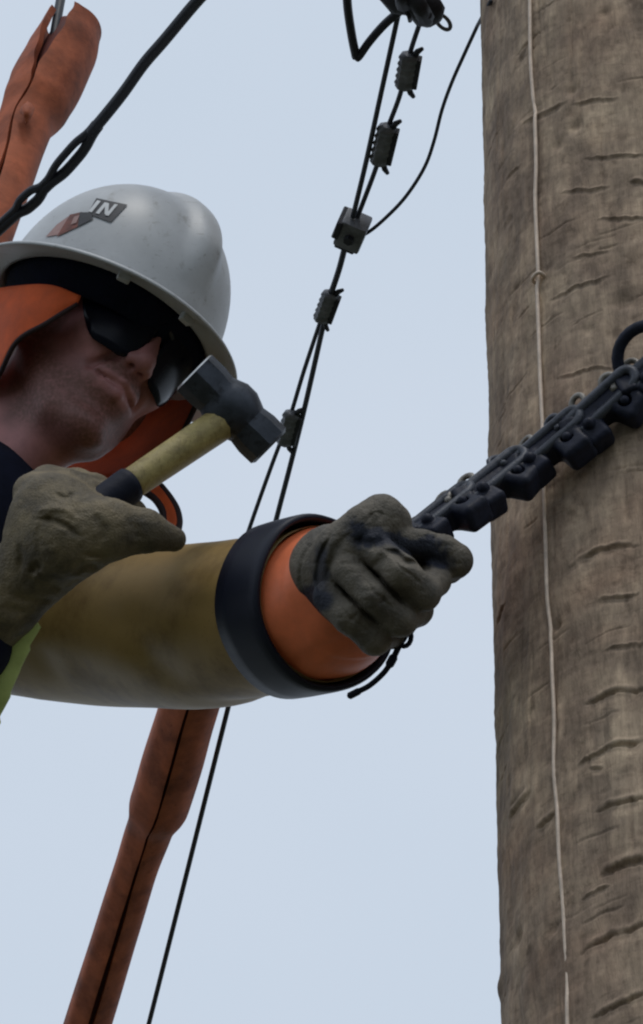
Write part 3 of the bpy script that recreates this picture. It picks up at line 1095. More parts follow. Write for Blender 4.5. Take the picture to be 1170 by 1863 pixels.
b = Sdf(L(-330, 1330, 0.75) * [1, 1, 1], L(420, 420, 0.05), 0.003)
b.put(ell(H(-.012, 0, .03), np.array((.100, .078, .098)) * HS, HAX))
b.put(ell(H(.030, 0, -.045), np.array((.064, .060, .080)) * HS, HAX), .03)
for s in (-1, 1):
    b.put(cap(H(-.005, s * .060, -.055), H(.057, s * .030, -.120), .017, .016), .035)
    b.put(ell(H(.060, s * .043, -.026), np.array((.027, .023, .026)) * HS, HAX), .02)
    b.put(cap(H(.092, s * .010, .026), H(.078, s * .048, .030), .011, .009), .02)
b.put(ell(H(.081, 0, -.124), np.array((.024, .027, .020)) * HS, HAX), .025)
b.put(ell(H(.076, 0, -.066), np.array((.025, .033, .030)) * HS, HAX), .02)
b.put(cap(H(.088, 0, .018), H(.107, 0, -.028), .0080, .0108), .014)
b.put(ell(H(.107, 0, -.033), np.array((.0125, .0120, .0105)) * HS, HAX), .008)
for s in (-1, 1):
    b.put(ell(H(.099, s * .0130, -.037), np.array((.0105, .0070, .0078)) * HS, HAX), .005)
b.put(cap(H(.1005, 0, -.0625), H(.086, .024, -.0685), .0056, .0035), .006)
b.put(cap(H(.1005, 0, -.0625), H(.086, -.024, -.0685), .0056, .0035), .006)
b.put(cap(H(.0985, 0, -.0765), H(.087, .020, -.0725), .0068, .0035), .006)
b.put(cap(H(.0985, 0, -.0765), H(.087, -.020, -.0725), .0068, .0035), .006)
for s in (-1, 1):
    b.put(cap(H(.1075, 0, -.0695), H(.089, s * .027, -.0705), .0022, .0022), .004, sub=True)
    b.put(ell(H(.098, s * .033, .004), np.array((.020, .022, .014)) * HS, HAX), .014, sub=True)
    b.put(cap(H(.106, s * .0066, -.052), H(.101, s * .007, -.038), .0040, .003), .003, sub=True)
    b.put(cap(H(.088, s * .024, -.044), H(.080, s * .034, -.066), .0022, .0022), .012, sub=True)
    # ears
    b.put(ell(H(-.012, s * .081, -.034), np.array((.021, .010, .034)) * HS, HAX), .006)
    b.put(ell(H(-.010, s * .092, -.028), np.array((.011, .009, .020)) * HS, HAX), .006, sub=True)
# neck, upper chest
nb0 = H(-.030, 0, -.06)
nb1 = L(-95, 935, .40)
b.put(cap(nb0, nb1, .058, .066), .03)
b.put(cap(H(.045, 0, -.095), nb1 + np.array([.03, 0, .03]), .028, .03), .03)
b.put(cap(L(-60, 1060, .48), L(-210, 930, .29), .05, .04), .04)
b.put(cap(L(-150, 1000, .37), L(-330, 1200, .34), .10), .06)
V, Q = b.mesh()
cen = V - O_
hx, hy, hz = cen @ Fh / HS, cen @ Lh / HS, cen @ N_ / HS


def sst(a, b_, x):
    t = np.clip((x - a) / (b_ - a), 0, 1)
    return t * t * (3 - 2 * t)


jaw = sst(-.060, -.090, hz - .45 * np.clip(.06 - hx, 0, .08)) * sst(-.165, -.135, hz) * sst(-.012, .014, hx)
side = sst(.040, .052, np.abs(hy)) * sst(-.016, -.004, hx) * sst(.036, .020, hx) * sst(.02, .0, hz) * sst(-.13, -.11, hz)
tash = sst(-.044, -.050, hz) * sst(-.064, -.060, hz) * sst(.078, .086, hx) * sst(.036, .026, np.abs(hy))
beardw = np.maximum(np.maximum(jaw, side), tash)
beardw *= 1 - sst(-.060, -.064, hz) * sst(-.086, -.080, hz) * sst(.027, .020, np.abs(hy)) * sst(.08, .085, hx)
body = obj('body', V, Q, M['skin'], person)
att = body.data.attributes.new('beard', 'FLOAT', 'POINT')
att.data.foreach_set('value', beardw.astype(np.float32))

# sunglasses
sg = np.array([0, 0, 0])


def wrap(th, z, r=1.0):
    return H(.101 * r * math.cos(th) ** 0.85 if math.cos(th) > 0 else 0, .083 * r * math.sin(th), z)


def lens(s):
    rows = []
    for i in range(9):
        u = i / 8
        row = []
        for j in range(15):
            w_ = j / 14
            th = s * (0.09 + 1.02 * w_)
            zt = .034 - .010 * w_ ** 2
            zb = -.046 + .030 * (1 - min(1, w_ / .20)) ** 2 + .040 * max(0, (w_ - .55) / .45) ** 1.5
            row.append(wrap(th, zb + (zt - zb) * u, 1.075 - .035 * w_ - .02 * (1 - u)))
        rows.append(row)
    return sheet(rows, .0012)


glasses = obj('sunglasses', *tube([wrap(-.14, .012, 1.05), wrap(0, .018, 1.07), wrap(.14, .012, 1.05)], .0035, 8), M['plastic_black'], person)
for s in (-1, 1):
    v, f = lens(s)
    obj('lens', v, f, M['lens'], glasses)
    v, f = tube(catmull([wrap(s * 1.0, .022, 1.02), H(.052, s * .084, .020), H(.015, s * .087, .016), H(-.02, s * .086, .012)], 5), .0042, 8, flat=.6)
    obj('temple_arm', v, f, M['plastic_black'], glasses)

# hard hat
Nh = unit((0.42, 0.80, -0.43))
Fa = np.array([0.66, 0.10, 0.74])
Fa = unit(Fa - Nh * np.dot(Fa, Nh))
La = np.cross(Nh, Fa)
HC = L(188, 590, 0.45)


def hat(x, y, z):
    return HC + x * Fa + y * La + z * Nh


DA, DB, DH = .128, .117, .160      # dome half length, half width, height
BA, BB = .164, .152                # brim


def dome_pt(ph, t, off=0.0, bulge=True):
    """t 0 at the rim, 1 at the crown"""
    z = DH * math.sin(t * math.pi / 2) ** 0.95
    q = max(0.0, 1 - (z / DH) ** 2.35) ** (1 / 1.95)
    a, b_ = DA + off, DB + off
    x, y = a * q * math.cos(ph), b_ * q * math.sin(ph)
    if bulge:
        rid = math.exp(-(y / .021) ** 4) * min(1, max(0, (z - .035) / .05))
        z += .0075 * rid
        # the front rakes back a little towards the crown and steps at the ridge's front end
        x += .012 * rid * max(0, math.cos(ph)) * q
    return hat(x, y, z + off)


shell_v, shell_f = [], []
NPH = 128
rows = []
for i in range(41):
    t = 1 - i / 40
    rows.append([dome_pt(2 * math.pi * k / NPH, t) for k in range(NPH)])


def brim_pt(ph, u, z):
    a = DA + (BA - DA) * u
    b_ = DB + (BB - DB) * u
    front = .006 * u * max(0, math.cos(ph)) ** 2
    return hat((a + front) * math.cos(ph), b_ * math.sin(ph), z)


for u, z in ((.08, .0015), (.35, -.001), (.65, -.004), (.93, -.0075), (1.0, -.010), (1.0, -.0135), (.95, -.0125), (.65, -.0075), (.35, -.0045), (.06, -.003), (-.06, -.001)):
    rows.append([brim_pt(2 * math.pi * k / NPH, u, z) for k in range(NPH)])
for i in range(1, 21):
    t = i / 20
    rows.append([dome_pt(2 * math.pi * k / NPH, t, -.004, False) for k in range(NPH)])
for r in rows:
    shell_v.extend(r)
for i in range(len(rows) - 1):
    for k in range(NPH):
        k2 = (k + 1) % NPH
        shell_f.append((i * NPH + k, (i + 1) * NPH + k, (i + 1) * NPH + k2, i * NPH + k2))
hardhat = obj('hard_hat', shell_v, shell_f, M['hat'], person)
hardhat['label'] = 'white full brim hard hat with a dark printed emblem'
bvh_v = [Vector(p) for p in to_world(np.array(shell_v))]
hat_bvh = BVHTree.FromPolygons(bvh_v, shell_f)


def decal(quad, n, m, name, lift=.0012):
    """a flat print laid on the hat: a quad of the photo dropped onto the shell"""
    V, Fc = [], []
    for i in range(n + 1):
        for j in range(n + 1):
            u, v = i / n, j / n
            x = (1 - u) * (1 - v) * quad[0][0] + u * (1 - v) * quad[1][0] + u * v * quad[2][0] + (1 - u) * v * quad[3][0]
            y = (1 - u) * (1 - v) * quad[0][1] + u * (1 - v) * quad[1][1] + u * v * quad[2][1] + (1 - u) * v * quad[3][1]
            hit = hat_bvh.ray_cast(CAM, ray(x, y))
            if hit[0] is None:
                return None
            nn = hit[1] if hit[1].dot(ray(x, y)) < 0 else -hit[1]
            V.append(np.array(hit[0] + nn * lift))
    for i in range(n):
        for j in range(n):
            Fc.append((i * (n + 1) + j, (i + 1) * (n + 1) + j, (i + 1) * (n + 1) + j + 1, i * (n + 1) + j + 1))
    return obj(name, V, Fc, m, hardhat, local=False)


decal([(176, 362), (232, 374), (202, 406), (160, 390)], 8, M['emblem_black'], 'emblem_panel')
for q in ([(178, 367), (184, 369), (168, 389), (162, 387)], [(191, 371), (197, 372), (181, 392), (175, 390)], [(192, 371), (199, 373), (197, 394), (191, 392)], [(209, 374), (215, 375), (198, 395), (192, 394)]):
    decal(q, 3, M['emblem_white'], 'emblem_letter', .0020)
decal([(128, 392), (150, 387), (142, 414), (104, 432)], 8, M['emblem_red'], 'emblem_patch')
decal([(136, 397), (146, 394), (140, 408), (130, 411)], 4, M['emblem_pink'], 'emblem_mark', .0020)
decal([(104, 410), (126, 394), (108, 428), (84, 432)], 6, M['emblem_pink'], 'emblem_wash', .0010)
decal([(146, 388), (166, 388), (170, 400), (142, 414)], 4, M['emblem_black'], 'emblem_patch', .0014)

# suspension band and added navy liner, its near-black standing for the shell's shaded hollow
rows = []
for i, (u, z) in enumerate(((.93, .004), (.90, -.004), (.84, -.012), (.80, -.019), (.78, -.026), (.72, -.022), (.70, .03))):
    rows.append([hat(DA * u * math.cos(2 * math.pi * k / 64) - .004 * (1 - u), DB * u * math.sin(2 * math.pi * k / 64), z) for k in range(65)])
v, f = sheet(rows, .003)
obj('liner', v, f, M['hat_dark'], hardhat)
for ph in (-2.55, -0.6, 0.0, 0.75):
    c = hat(DA * 1.12 * math.cos(ph), DB * 1.12 * math.sin(ph), -.009)
    t = unit(-DA * math.sin(ph) * Fa + DB * math.cos(ph) * La)
    v, f = box(c, [t, Nh, np.cross(t, Nh)], (.007, .005, .004))
    bevel(obj('strap_lug', v, f, M['plastic_black'] if ph in (-2.55,) else M['hat'], hardhat, smooth=False), .0012, 1)

# orange sun shade hanging from the hat: near flap and far flap
near = refine([
    [L(147, 540, .345), L(96, 520, .35), L(40, 520, .38), L(-20, 530, .44), L(-90, 560, .54)],
    [L(144, 546, .340), L(92, 556, .338), L(30, 570, .36), L(-20, 600, .41), L(-90, 640, .50)],
    [L(140, 552, .340), L(84, 588, .333), L(30, 622, .345), L(-6, 690, .37), L(-70, 780, .45)]], 6)
shade = obj('sun_shade', *sheet(near, .003), M['orange'], person)
hem = [r[-1] for r in []]
v, f = tube(near[-1], .0028, 7)
obj('hem', v, f, M['hem'], shade)
far = refine([
    [L(200, 690, .53), L(290, 672, .53), L(352, 664, .52), L(388, 655, .50)],
    [L(180, 760, .54), L(270, 745, .53), L(325, 735, .51), L(356, 738, .48)],
    [L(110, 835, .53), L(220, 815, .52), L(282, 800, .49), L(326, 800, .455)],
    [L(90, 885, .49), L(190, 870, .47), L(248, 858, .45), L(292, 862, .43)]], 6)
fs = obj('sun_shade', *sheet(far, .003), M['orange'], person)
v, f = tube([r[-1] for r in far], .0030, 7)
obj('hem', v, f, M['hem'], fs)
tailc = refine([
    [L(255, 872, .43), L(270, 874, .425), L(284, 880, .42), L(292, 884, .42)],
    [L(258, 890, .42), L(280, 894, .415), L(300, 900, .41), L(308, 904, .41)],
    [L(282, 908, .41), L(298, 914, .405), L(314, 922, .40), L(321, 926, .40)],
    [L(296, 930, .40), L(308, 938, .395), L(320, 944, .39), L(326, 948, .39)],
    [L(300, 958, .39), L(309, 962, .385), L(318, 964, .38), L(324, 966, .38)]], 5)
tl = obj('shade_tail', *sheet(tailc, .003), M['orange'], person)
for side_ in (0, -1):
    v, f = tube([r[side_] for r in tailc], .0040, 7)
    obj('hem', v, f, M['hem'], tl)

# jacket torso with hi-vis lime panels
j = Sdf(L(-1180, 1900, .60), L(130, 780, -.15), .006)
sh_l, sh_r = L(-75, 1125, .48), L(-250, 905, .24)
j.put(cap(sh_l, sh_r, .075, .07))
j.put(cap(L(-170, 1010, .36), L(-830, 1560, .30), .128, .145), .06)
j.put(cap(L(-40, 930, .37), L(-100, 990, .37), .076, .09), .04)           # collar
j.put(cap(sh_r, L(-300, 1330, .10), .066, .056), .04)                      # right upper arm
j.put(cap(L(-300, 1330, .10), L(-60, 1170, .06), .056, .046), .03)         # right forearm
j.put(cap(L(-60, 925, .39), H(-.02, 0, -.09), .05, .05), 0, sub=True)
V, Q = j.mesh()
c3_ = V[Q].mean(1)
sx = c3_[:, 0] / PX_ if False else c3_[:, 0]
px_ = 585 + c3_[:, 0] * FPX / (D0 - c3_[:, 2])
py_ = 931.5 - c3_[:, 1] * FPX / (D0 - c3_[:, 2])
ax0, ax1 = L(-170, 1010, .36), L(-830, 1560, .30)
along = ((c3_ - ax0) @ unit(ax1 - ax0))
lime = (along > .045) & (along < .40) & ~((along > .20) & (along < .25))
arm_r = (np.linalg.norm(c3_ - L(-300, 1330, .10), axis=1) < .19)
obj('jacket', V, Q, [M['navy'], M['lime']], person, fmat=(lime & ~arm_r).astype(int))
inv = np.linalg.inv(MW.T)


def from_world(p):
    return (np.asarray(p, float) - ORGN) @ inv


def relief(V, lines, seed, wr=1.0):
    """press folds (photo polylines: points, depth m, half width px) and leather wrinkles into a glove's outer side"""
    x = 585 + V[:, 0] * FPX / (D0 - V[:, 2])
    y = 931.5 - V[:, 1] * FPX / (D0 - V[:, 2])
    out_ = V.copy()
    q = np.stack([x + 5 * vnoise(x * .04 + 90, y * .04 + 90, seed), y + 8 * vnoise(x * .05 + 90, y * .05 + 90, seed + 1)], -1)
    for pts_, amp, wd_ in lines:
        P_ = np.array(catmull([np.array(p, float) for p in pts_], 8))
        d = np.full(len(x), 1e9); tt = np.zeros(len(x))
        for i_ in range(len(P_) - 1):
            a_, b_ = P_[i_], P_[i_ + 1]
            t_ = np.clip(((q - a_) @ (b_ - a_)) / ((b_ - a_) @ (b_ - a_)), 0, 1)
            dd_ = np.linalg.norm(q - a_ - t_[:, None] * (b_ - a_), axis=1)
            m_ = dd_ < d
            d[m_] = dd_[m_]; tt[m_] = ((i_ + t_) / (len(P_) - 1))[m_]
        taper = np.clip(4 * np.minimum(tt, 1 - tt), .15, 1)
        out_[:, 2] -= amp * np.exp(-(d / (wd_ * (.4 + .6 * taper))) ** 2) * taper
    w1 = np.abs(vnoise(x * .050 + y * .02 + 50, y * .060 + 50, seed + 2)); w2 = np.abs(vnoise(x * .12 + 50, y * .10 - x * .03 + 90, seed + 3))
    out_[:, 2] += wr * (.0022 * (w1 - .2) + .0009 * (w2 - .2))
    out_[:, 1] += wr * .0009 * (w2 - .2)
    return out_


# reaching arm: ochre rubber sleeve with navy rolled cuff
A0, A1 = L(-95, 1133, .52), L(590, 1098, .0)
sag = np.array([0, -.012, .0])
AX = catmull([L(-95, 1118, .52), L(90, 1126, .39), L(265, 1137, .255), L(400, 1137, .145), L(500, 1118, .065), A1], 60)
AX = np.array(AX)
_l = np.concatenate([[0], np.cumsum(np.linalg.norm(np.diff(AX, axis=0), axis=1))])
AX = [np.array([np.interp(t * _l[-1], _l, AX[:, c]) for c in range(3)]) for t in np.linspace(0, 1, 49)]
arm_t = unit(A1 - AX[42])


def sleeve_r(t):
    return .0835 + .003 * math.sin(t * 4.2 + .6) - .012 * max(0, .25 - t) * 2


# oval section with soft folds
V, Fc = [], []
NS = 72
for i in range(49):
    t = i / 48
    fr = frame_from(arm_t, (0, 1, 0))
    for k in range(NS):
        th = 2 * math.pi * k / NS
        r = sleeve_r(t)
        kk = min(1, max(0, (.93 - t) / .1))
        # a diagonal pressed fold on the underside near the cuff, shallow ripples elsewhere
        r += -.0090 * kk * math.exp(-((t - .66 + .16 * math.sin(th + .9)) / .035) ** 2) * max(0, math.cos(th + 2.25)) ** 1.5
        r += kk * (.0020 * math.sin(3 * th + t * 9) * math.sin(math.pi * t) + .0014 * math.sin(2 * th - t * 17 + 1)) - .003 * (1 - kk)
        V.append(AX[i] + r * (math.cos(th) * fr[1] + math.sin(th) * fr[2]))
V = list(relief(np.array(V), [([(228, 1090), (238, 1130), (262, 1180), (306, 1222), (352, 1250)], .008, 26), ([(250, 1120), (300, 1190), (350, 1225)], -.0015, 34),
                              ([(300, 1060), (330, 1090), (390, 1110)], .004, 24), ([(120, 1200), (190, 1235), (260, 1250)], .004, 20), ([(360, 1000), (352, 1040), (366, 1080)], .004, 16),
                              ([(330, 1010), (400, 1012)], .003, 10), ([(60, 1180), (110, 1230)], .004, 18)], 500, .35))
inner = [[AX[min(i, 47)] + (V[i * NS + k] - AX[i]) * .955 for k in range(NS)] for i in range(48, -1, -1)]
for r_ in inner:
    V.extend(r_)
for i in range(97):
    for k in range(NS):
        k2 = (k + 1) % NS
        Fc.append((i * NS + k, (i + 1) * NS + k, (i + 1) * NS + k2, i * NS + k2))
Fc = [tuple(reversed(q)) for q in Fc]
sleeve = obj('rubber_sleeve', V, Fc, M['sleeve'], person)
prof = [(-.068, .0800), (-.065, .0868), (-.045, .0876), (-.012, .0880), (-.002, .0878), (.004, .0858), (.004, .0820), (-.002, .0800), (-.03, .0790), (-.08, .0785)]
V, Fc = [], []
fr = frame_from(arm_t, (0, 1, 0))
for s, r in prof:
    for k in range(NS):
        th = 2 * math.pi * k / NS
        r2 = r + .0008 * math.sin(5 * th) + .0018 * math.sin(2 * th + .5) + .0010 * math.sin(3 * th + 1)
        V.append(A1 + arm_t * s + r2 * (math.cos(th) * fr[1] + math.sin(th) * fr[2]))
for i in range(len(prof) - 1):
    for k in range(NS):
        k2 = (k + 1) % NS
        Fc.append((i * NS + k, i * NS + k2, (i + 1) * NS + k2, (i + 1) * NS + k))
obj('rolled_cuff', V, Fc, M['cuff'], sleeve)

# orange rubber glove cuff flaring inside the sleeve
g0, g1 = L(548, 1094, .02), L(665, 1062, -.06)
P = [AX[41], AX[45], A1 + arm_t * .002, A1 * .55 + g1 * .45, g1 * .85 + A1 * .15, g1]
og = obj('orange_glove', *tube(catmull(P, 8), [.072] * 8 + list(np.linspace(.073, .0755, 8)) + list(np.linspace(.0755, .066, 8)) + list(np.linspace(.066, .050, 8)) + list(np.linspace(.050, .043, 8)) + [.040], 64), M['orange_rubber'], person)
# a crease in the cuff
me = og.data
for vtx in me.vertices:
    p = np.array(vtx.co) + np.array(world_loc(person))
    l = from_world(p)
    x, y = 585 + l[0] * FPX / (D0 - l[2]), 931.5 - l[1] * FPX / (D0 - l[2])
    d = (y - 1182) + .45 * (x - 590)
    n_ = l - (A1 + arm_t * np.dot(l - A1, arm_t))
    amt = -.0035 * math.exp(-(d / 9) ** 2) * (1 if 530 < x < 640 else .3)
    amt += .0015 * math.sin(x * .05 + y * .03)
    w_ = to_world(l + unit(n_) * amt) - np.array(world_loc(person))
    vtx.co = Vector(w_)


def finger(sd_, pts_, rad, k=.004):
    for i in range(len(pts_) - 1):
        sd_.put(cap(L(*pts_[i]), L(*pts_[i + 1]), rad[i], rad[i + 1]), k if i == 0 else .006)


# left glove: a fist closed on the chain
gl = Sdf(L(455, 1240, .15), L(880, 870, -.25), .0012)
gl.put(cap(L(612, 1040, -.045), L(650, 1030, -.085), .0475, .043))
gl.put(cap(L(640, 962, -.075), L(600, 1085, -.10), .0125, .0115), .008)        # folded edge of the cuff
gl.put(ell(L(672, 1034, -.092), (.044, .040, .030)), .02)
gl.put(cap(L(640, 1090, -.085), L(690, 1110, -.085), .030, .028), .02)
finger(gl, [(598, 1086, -.112), (636, 1122, -.130), (682, 1162, -.124), (712, 1150, -.082), (700, 1110, -.065)], [.0158, .0160, .0156, .0152, .014], .0003)
finger(gl, [(634, 1040, -.124), (682, 1086, -.144), (728, 1128, -.136), (758, 1110, -.090), (742, 1075, -.070)], [.0158, .0161, .0157, .0153, .014], .0003)
finger(gl, [(684, 1000, -.126), (730, 1042, -.146), (770, 1080, -.134), (790, 1056, -.088), (772, 1022, -.070)], [.0166, .0168, .0162, .0156, .014], .0003)
finger(gl, [(716, 985, -.096), (768, 990, -.084), (808, 1002, -.078), (828, 1020, -.074), (818, 1036, -.060)], [.0160, .0135, .0145, .0165, .014], .0006)
finger(gl, [(628, 1000, -.100), (668, 962, -.105), (694, 942, -.098), (714, 950, -.084)], [.028, .0240, .0220, .0190], .012)
V, Q = gl.mesh()
V = relief(V, [([(608, 1058), (650, 1097), (698, 1141)], .012, 4), ([(664, 1028), (705, 1068), (740, 1106)], .012, 4), ([(700, 1000), (745, 1020), (790, 1040)], .010, 6), ([(606, 966), (584, 1010), (578, 1060), (582, 1092)], .006, 5),
               ([(640, 968), (610, 1000), (596, 1050)], .004, 6), ([(655, 1050), (690, 1020), (700, 1004)], .003, 7), ([(640, 980), (672, 990), (720, 984)], .006, 8), ([(690, 1100), (704, 1086)], .002, 5),
               ([(650, 1112), (636, 1130)], .002, 5), ([(580, 972), (548, 1030), (560, 1090)], .0022, 3), ([(572, 968), (540, 1030), (552, 1094)], -.0018, 4), ([(618, 1100), (652, 1134), (680, 1156)], .0014, 2.5), ([(655, 1046), (690, 1082), (722, 1112)], .0014, 2.5), ([(700, 1002), (736, 1036), (768, 1062)], .0014, 2.5), ([(652, 956), (684, 934), (706, 936)], .0014, 2.5), ([(668, 925), (676, 950), (672, 970)], .002, 6)], 300)
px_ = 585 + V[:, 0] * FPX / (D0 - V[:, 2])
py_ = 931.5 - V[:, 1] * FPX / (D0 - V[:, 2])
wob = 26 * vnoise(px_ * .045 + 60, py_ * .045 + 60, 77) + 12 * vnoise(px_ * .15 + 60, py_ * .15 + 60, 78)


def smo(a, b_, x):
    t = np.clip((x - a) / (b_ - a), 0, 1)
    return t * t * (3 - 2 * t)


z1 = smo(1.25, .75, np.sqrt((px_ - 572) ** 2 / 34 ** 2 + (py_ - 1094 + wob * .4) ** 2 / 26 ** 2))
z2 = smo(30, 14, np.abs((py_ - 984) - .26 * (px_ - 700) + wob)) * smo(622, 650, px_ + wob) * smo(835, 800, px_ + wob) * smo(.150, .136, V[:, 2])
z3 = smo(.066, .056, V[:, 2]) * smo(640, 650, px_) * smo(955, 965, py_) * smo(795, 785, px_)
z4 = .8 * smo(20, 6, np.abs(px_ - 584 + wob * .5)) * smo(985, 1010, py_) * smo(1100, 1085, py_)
dark = np.maximum.reduce([z1, z2, z3, z4])  # navy palm colour, with the shade between thumb and fingers painted in
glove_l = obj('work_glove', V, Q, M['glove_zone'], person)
att = glove_l.data.attributes.new('palm_and_shade', 'FLOAT', 'POINT')
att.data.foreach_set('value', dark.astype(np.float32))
glove_l['label'] = 'brown leather work glove closed round the end of the chain'

# right glove: closed on the hammer handle, gauntlet running off to the lower left
gr = Sdf(L(-190, 1330, .22), L(350, 830, -.10), .0018)
gr.put(ell(L(100, 945, .035), (.043, .046, .036), frame_from((1, .2, 0), (0, 1, 0))))
gr.put(cap(L(106, 985, .035), L(16, 1082, .055), .045, .037), .03)
gr.put(cap(L(2, 1098, .055), L(-120, 1190, .08), .0395, .050), .008)
finger(gr, [(58, 895, .055), (88, 880, .100), (140, 884, .135), (175, 905, .130)], [.019, .018, .017, .015], .01)
finger(gr, [(80, 902, .045), (122, 888, .095), (172, 894, .130), (196, 918, .125)], [.0195, .018, .017, .015], .01)
finger(gr, [(100, 917, .040), (152, 904, .090), (206, 912, .124), (222, 938, .120)], [.0195, .018, .017, .015], .01)
finger(gr, [(124, 935, .030), (186, 928, .080), (236, 938, .118), (242, 962, .114)], [.0195, .018, .017, .015], .01)
finger(gr, [(122, 982, .005), (196, 964, .006), (262, 966, .014), (316, 981, .034)], [.035, .0310, .0215, .0125], .025)
V, Q = gr.mesh()
V = relief(V, [([(62, 946), (95, 948), (124, 962), (146, 976)], .006, 5), ([(52, 1040), (66, 1030), (74, 1036)], .006, 5), ([(128, 1046), (150, 1034), (176, 1030), (186, 1040)], .007, 7),
               ([(150, 1006), (176, 1012), (196, 1004)], .004, 6), ([(100, 900), (122, 904), (140, 896)], .004, 6), ([(30, 985), (40, 1012), (36, 1046)], .004, 7), ([(116, 1070), (140, 1056), (158, 1060)], .006, 7),
               ([(170, 935), (186, 962), (180, 990)], .003, 8), ([(88, 1062), (112, 1076)], .004, 6), ([(60, 930), (100, 925), (150, 946)], -.003, 7), ([(150, 1022), (172, 1020), (182, 1024)], -.004, 5),
               ([(60, 1046), (72, 1044)], -.005, 5), ([(232, 950), (250, 965), (248, 985)], .002, 8), ([(10, 1075), (60, 1092), (110, 1090)], .004, 8), ([(0, 1102), (52, 1118)], .003, 8)], 400)
glove_r = obj('work_glove', V, Q, M['glove'], person)
glove_r['label'] = 'grey brown leather gauntlet glove holding the hammer'
# lime piping along the gauntlet edge
P = [L(76, 1098, .055), L(58, 1132, .055), L(34, 1172, .06), L(14, 1212, .066), L(-6, 1256, .07), L(-30, 1300, .09)]
v, f = tube(catmull(P, 6), [.004] * 6 + [.011] * 6 + [.0135] * 6 + [.014] * 6 + [.016] * 6 + [.02], 10, flat=.45)
obj('cuff_trim', v, f, M['lime'], glove_r)

# ------------------------------------------------------------------ hammer
hm = empty('hammer', to_world(L(300, 830, .13)), 'short sledge hammer with dark steel head and ochre handle held before the face', 'hammer')
hc = L(421, 750, .16)
h0, h1_ = L(352, 676, .160), L(492, 814, .162)
hax = unit(h1_ - h0)
hand0, hand1 = L(182, 919, .082), L(412, 764, .158)
hd = unit(hand1 - hand0)
u_ = unit(hd - hax * np.dot(hd, hax))
w3 = np.cross(hax, u_)
hl = np.linalg.norm(h1_ - h0)
sec = [(0.0, .0205), (.015, .0232), (.20, .0236), (.30, .0225), (.36, .0255), (.44, .0300), (.56, .0300), (.64, .0255), (.70, .0222), (.82, .0236), (.975, .0232), (1.0, .0195)]
V, Fc = [], []
NP = 24
for t, r in sec:
    for k in range(NP):
        th = 2 * math.pi * (k + .5) / NP
        # octagon blending to an oval in the middle
        oc = 1 / max(abs(math.cos(((th + math.pi / 8) % (math.pi / 4)) - math.pi / 8)), .5)
        e = math.exp(-((t - .5) / .17) ** 2)
        rr = r * ((1 - e) * oc + e)
        V.append(h0 + hax * hl * t + rr * (math.cos(th) * u_ + math.sin(th) * w3 * (1 - .12 * e)))
for i in range(len(sec) - 1):
    for k in range(NP):
        k2 = (k + 1) % NP
        Fc.append((i * NP + k, i * NP + k2, (i + 1) * NP + k2, (i + 1) * NP + k))
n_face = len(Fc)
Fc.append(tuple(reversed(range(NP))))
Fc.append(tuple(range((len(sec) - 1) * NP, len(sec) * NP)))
fm = [0] * n_face + [1, 0]  # only the first end and its chamfer get the painted bright edge
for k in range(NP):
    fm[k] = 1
autosmooth(obj('hammer_head', V, Fc, [M['steel'], M['steel_lit_end']], hm, fmat=fm), 28)
hp = [hand0 + (hand1 - hand0) * t for t in np.linspace(.20, 1.09, 14)]
v, f = tube(hp, list(np.linspace(.0160, .0176, 14)), 20, flat=1.15, up=w3)
obj('handle', v, f, M['handle'], hm)
gp = [hand0 + (hand1 - hand0) * t for t in (-.42, -.40, -.2, .0, .12, .2, .235, .245)]
v, f = tube(gp, [.012, .0175, .018, .0178, .018, .0186, .0186, .0160], 20, flat=1.2, up=w3)
obj('grip', v, f, M['grip'], hm)

# ------------------------------------------------------------------ chain from the fist round the pole
chain = empty('chain', to_world(L(900, 890, -.05)), 'heavy black toothed chain stretched from the fist across the pole', 'chain')
cp_px = [(742, 988), (800, 958), (862, 914), (935, 868), (1000, 826), (1060, 782), (1112, 744), (1170, 702), (1236, 656), (1320, 610)]
cpts = []
for px, py in cp_px:
    if px < 990:
        t = (px - 742) / (1000 - 742)
        th, z, p = pole_hit(1000, 826, .022)
        d1 = (p - CAM).dot(F_) - D0
        cpts.append(L(px, py, -.058 + (d1 + .058) * t))
    else:
        th, z, p = pole_hit(px, py, .022)
        cpts.append(from_world(np.array(p)))
th_a, z_a, _ = pole_hit(1236, 656, .022)
th_b, z_b, _ = pole_hit(1320, 610, .022)
for k in range(1, 9):
    th_c = th_b + .26 * k
    cpts.append(from_world(np.array(pole_pt(th_c, z_b + (z_b - z_a) / (th_b - th_a) * .26 * k * max(.2, 1 - .13 * k), .022))))
cd = np.array(catmull(cpts, 40))
cl = np.concatenate([[0], np.cumsum(np.linalg.norm(np.diff(cd, axis=0), axis=1))])
PITCH = .0690


def along_chain(s):
    s = max(0, min(cl[-1] - 1e-6, s))
    i = int(np.searchsorted(cl, s, side='right') - 1)
    i = min(i, len(cd) - 2)
    t = (s - cl[i]) / (cl[i + 1] - cl[i])
    return cd[i] * (1 - t) + cd[i + 1] * t


def stadium(half, r, n=10):
    pts_ = []
    for k in range(n + 1):
        th = -math.pi / 2 + math.pi * k / n
        pts_.append((half + r * math.cos(th), r * math.sin(th)))
    for k in range(n + 1):
        th = math.pi / 2 + math.pi * k / n
        pts_.append((-half + r * math.cos(th), r * math.sin(th)))
    return pts_


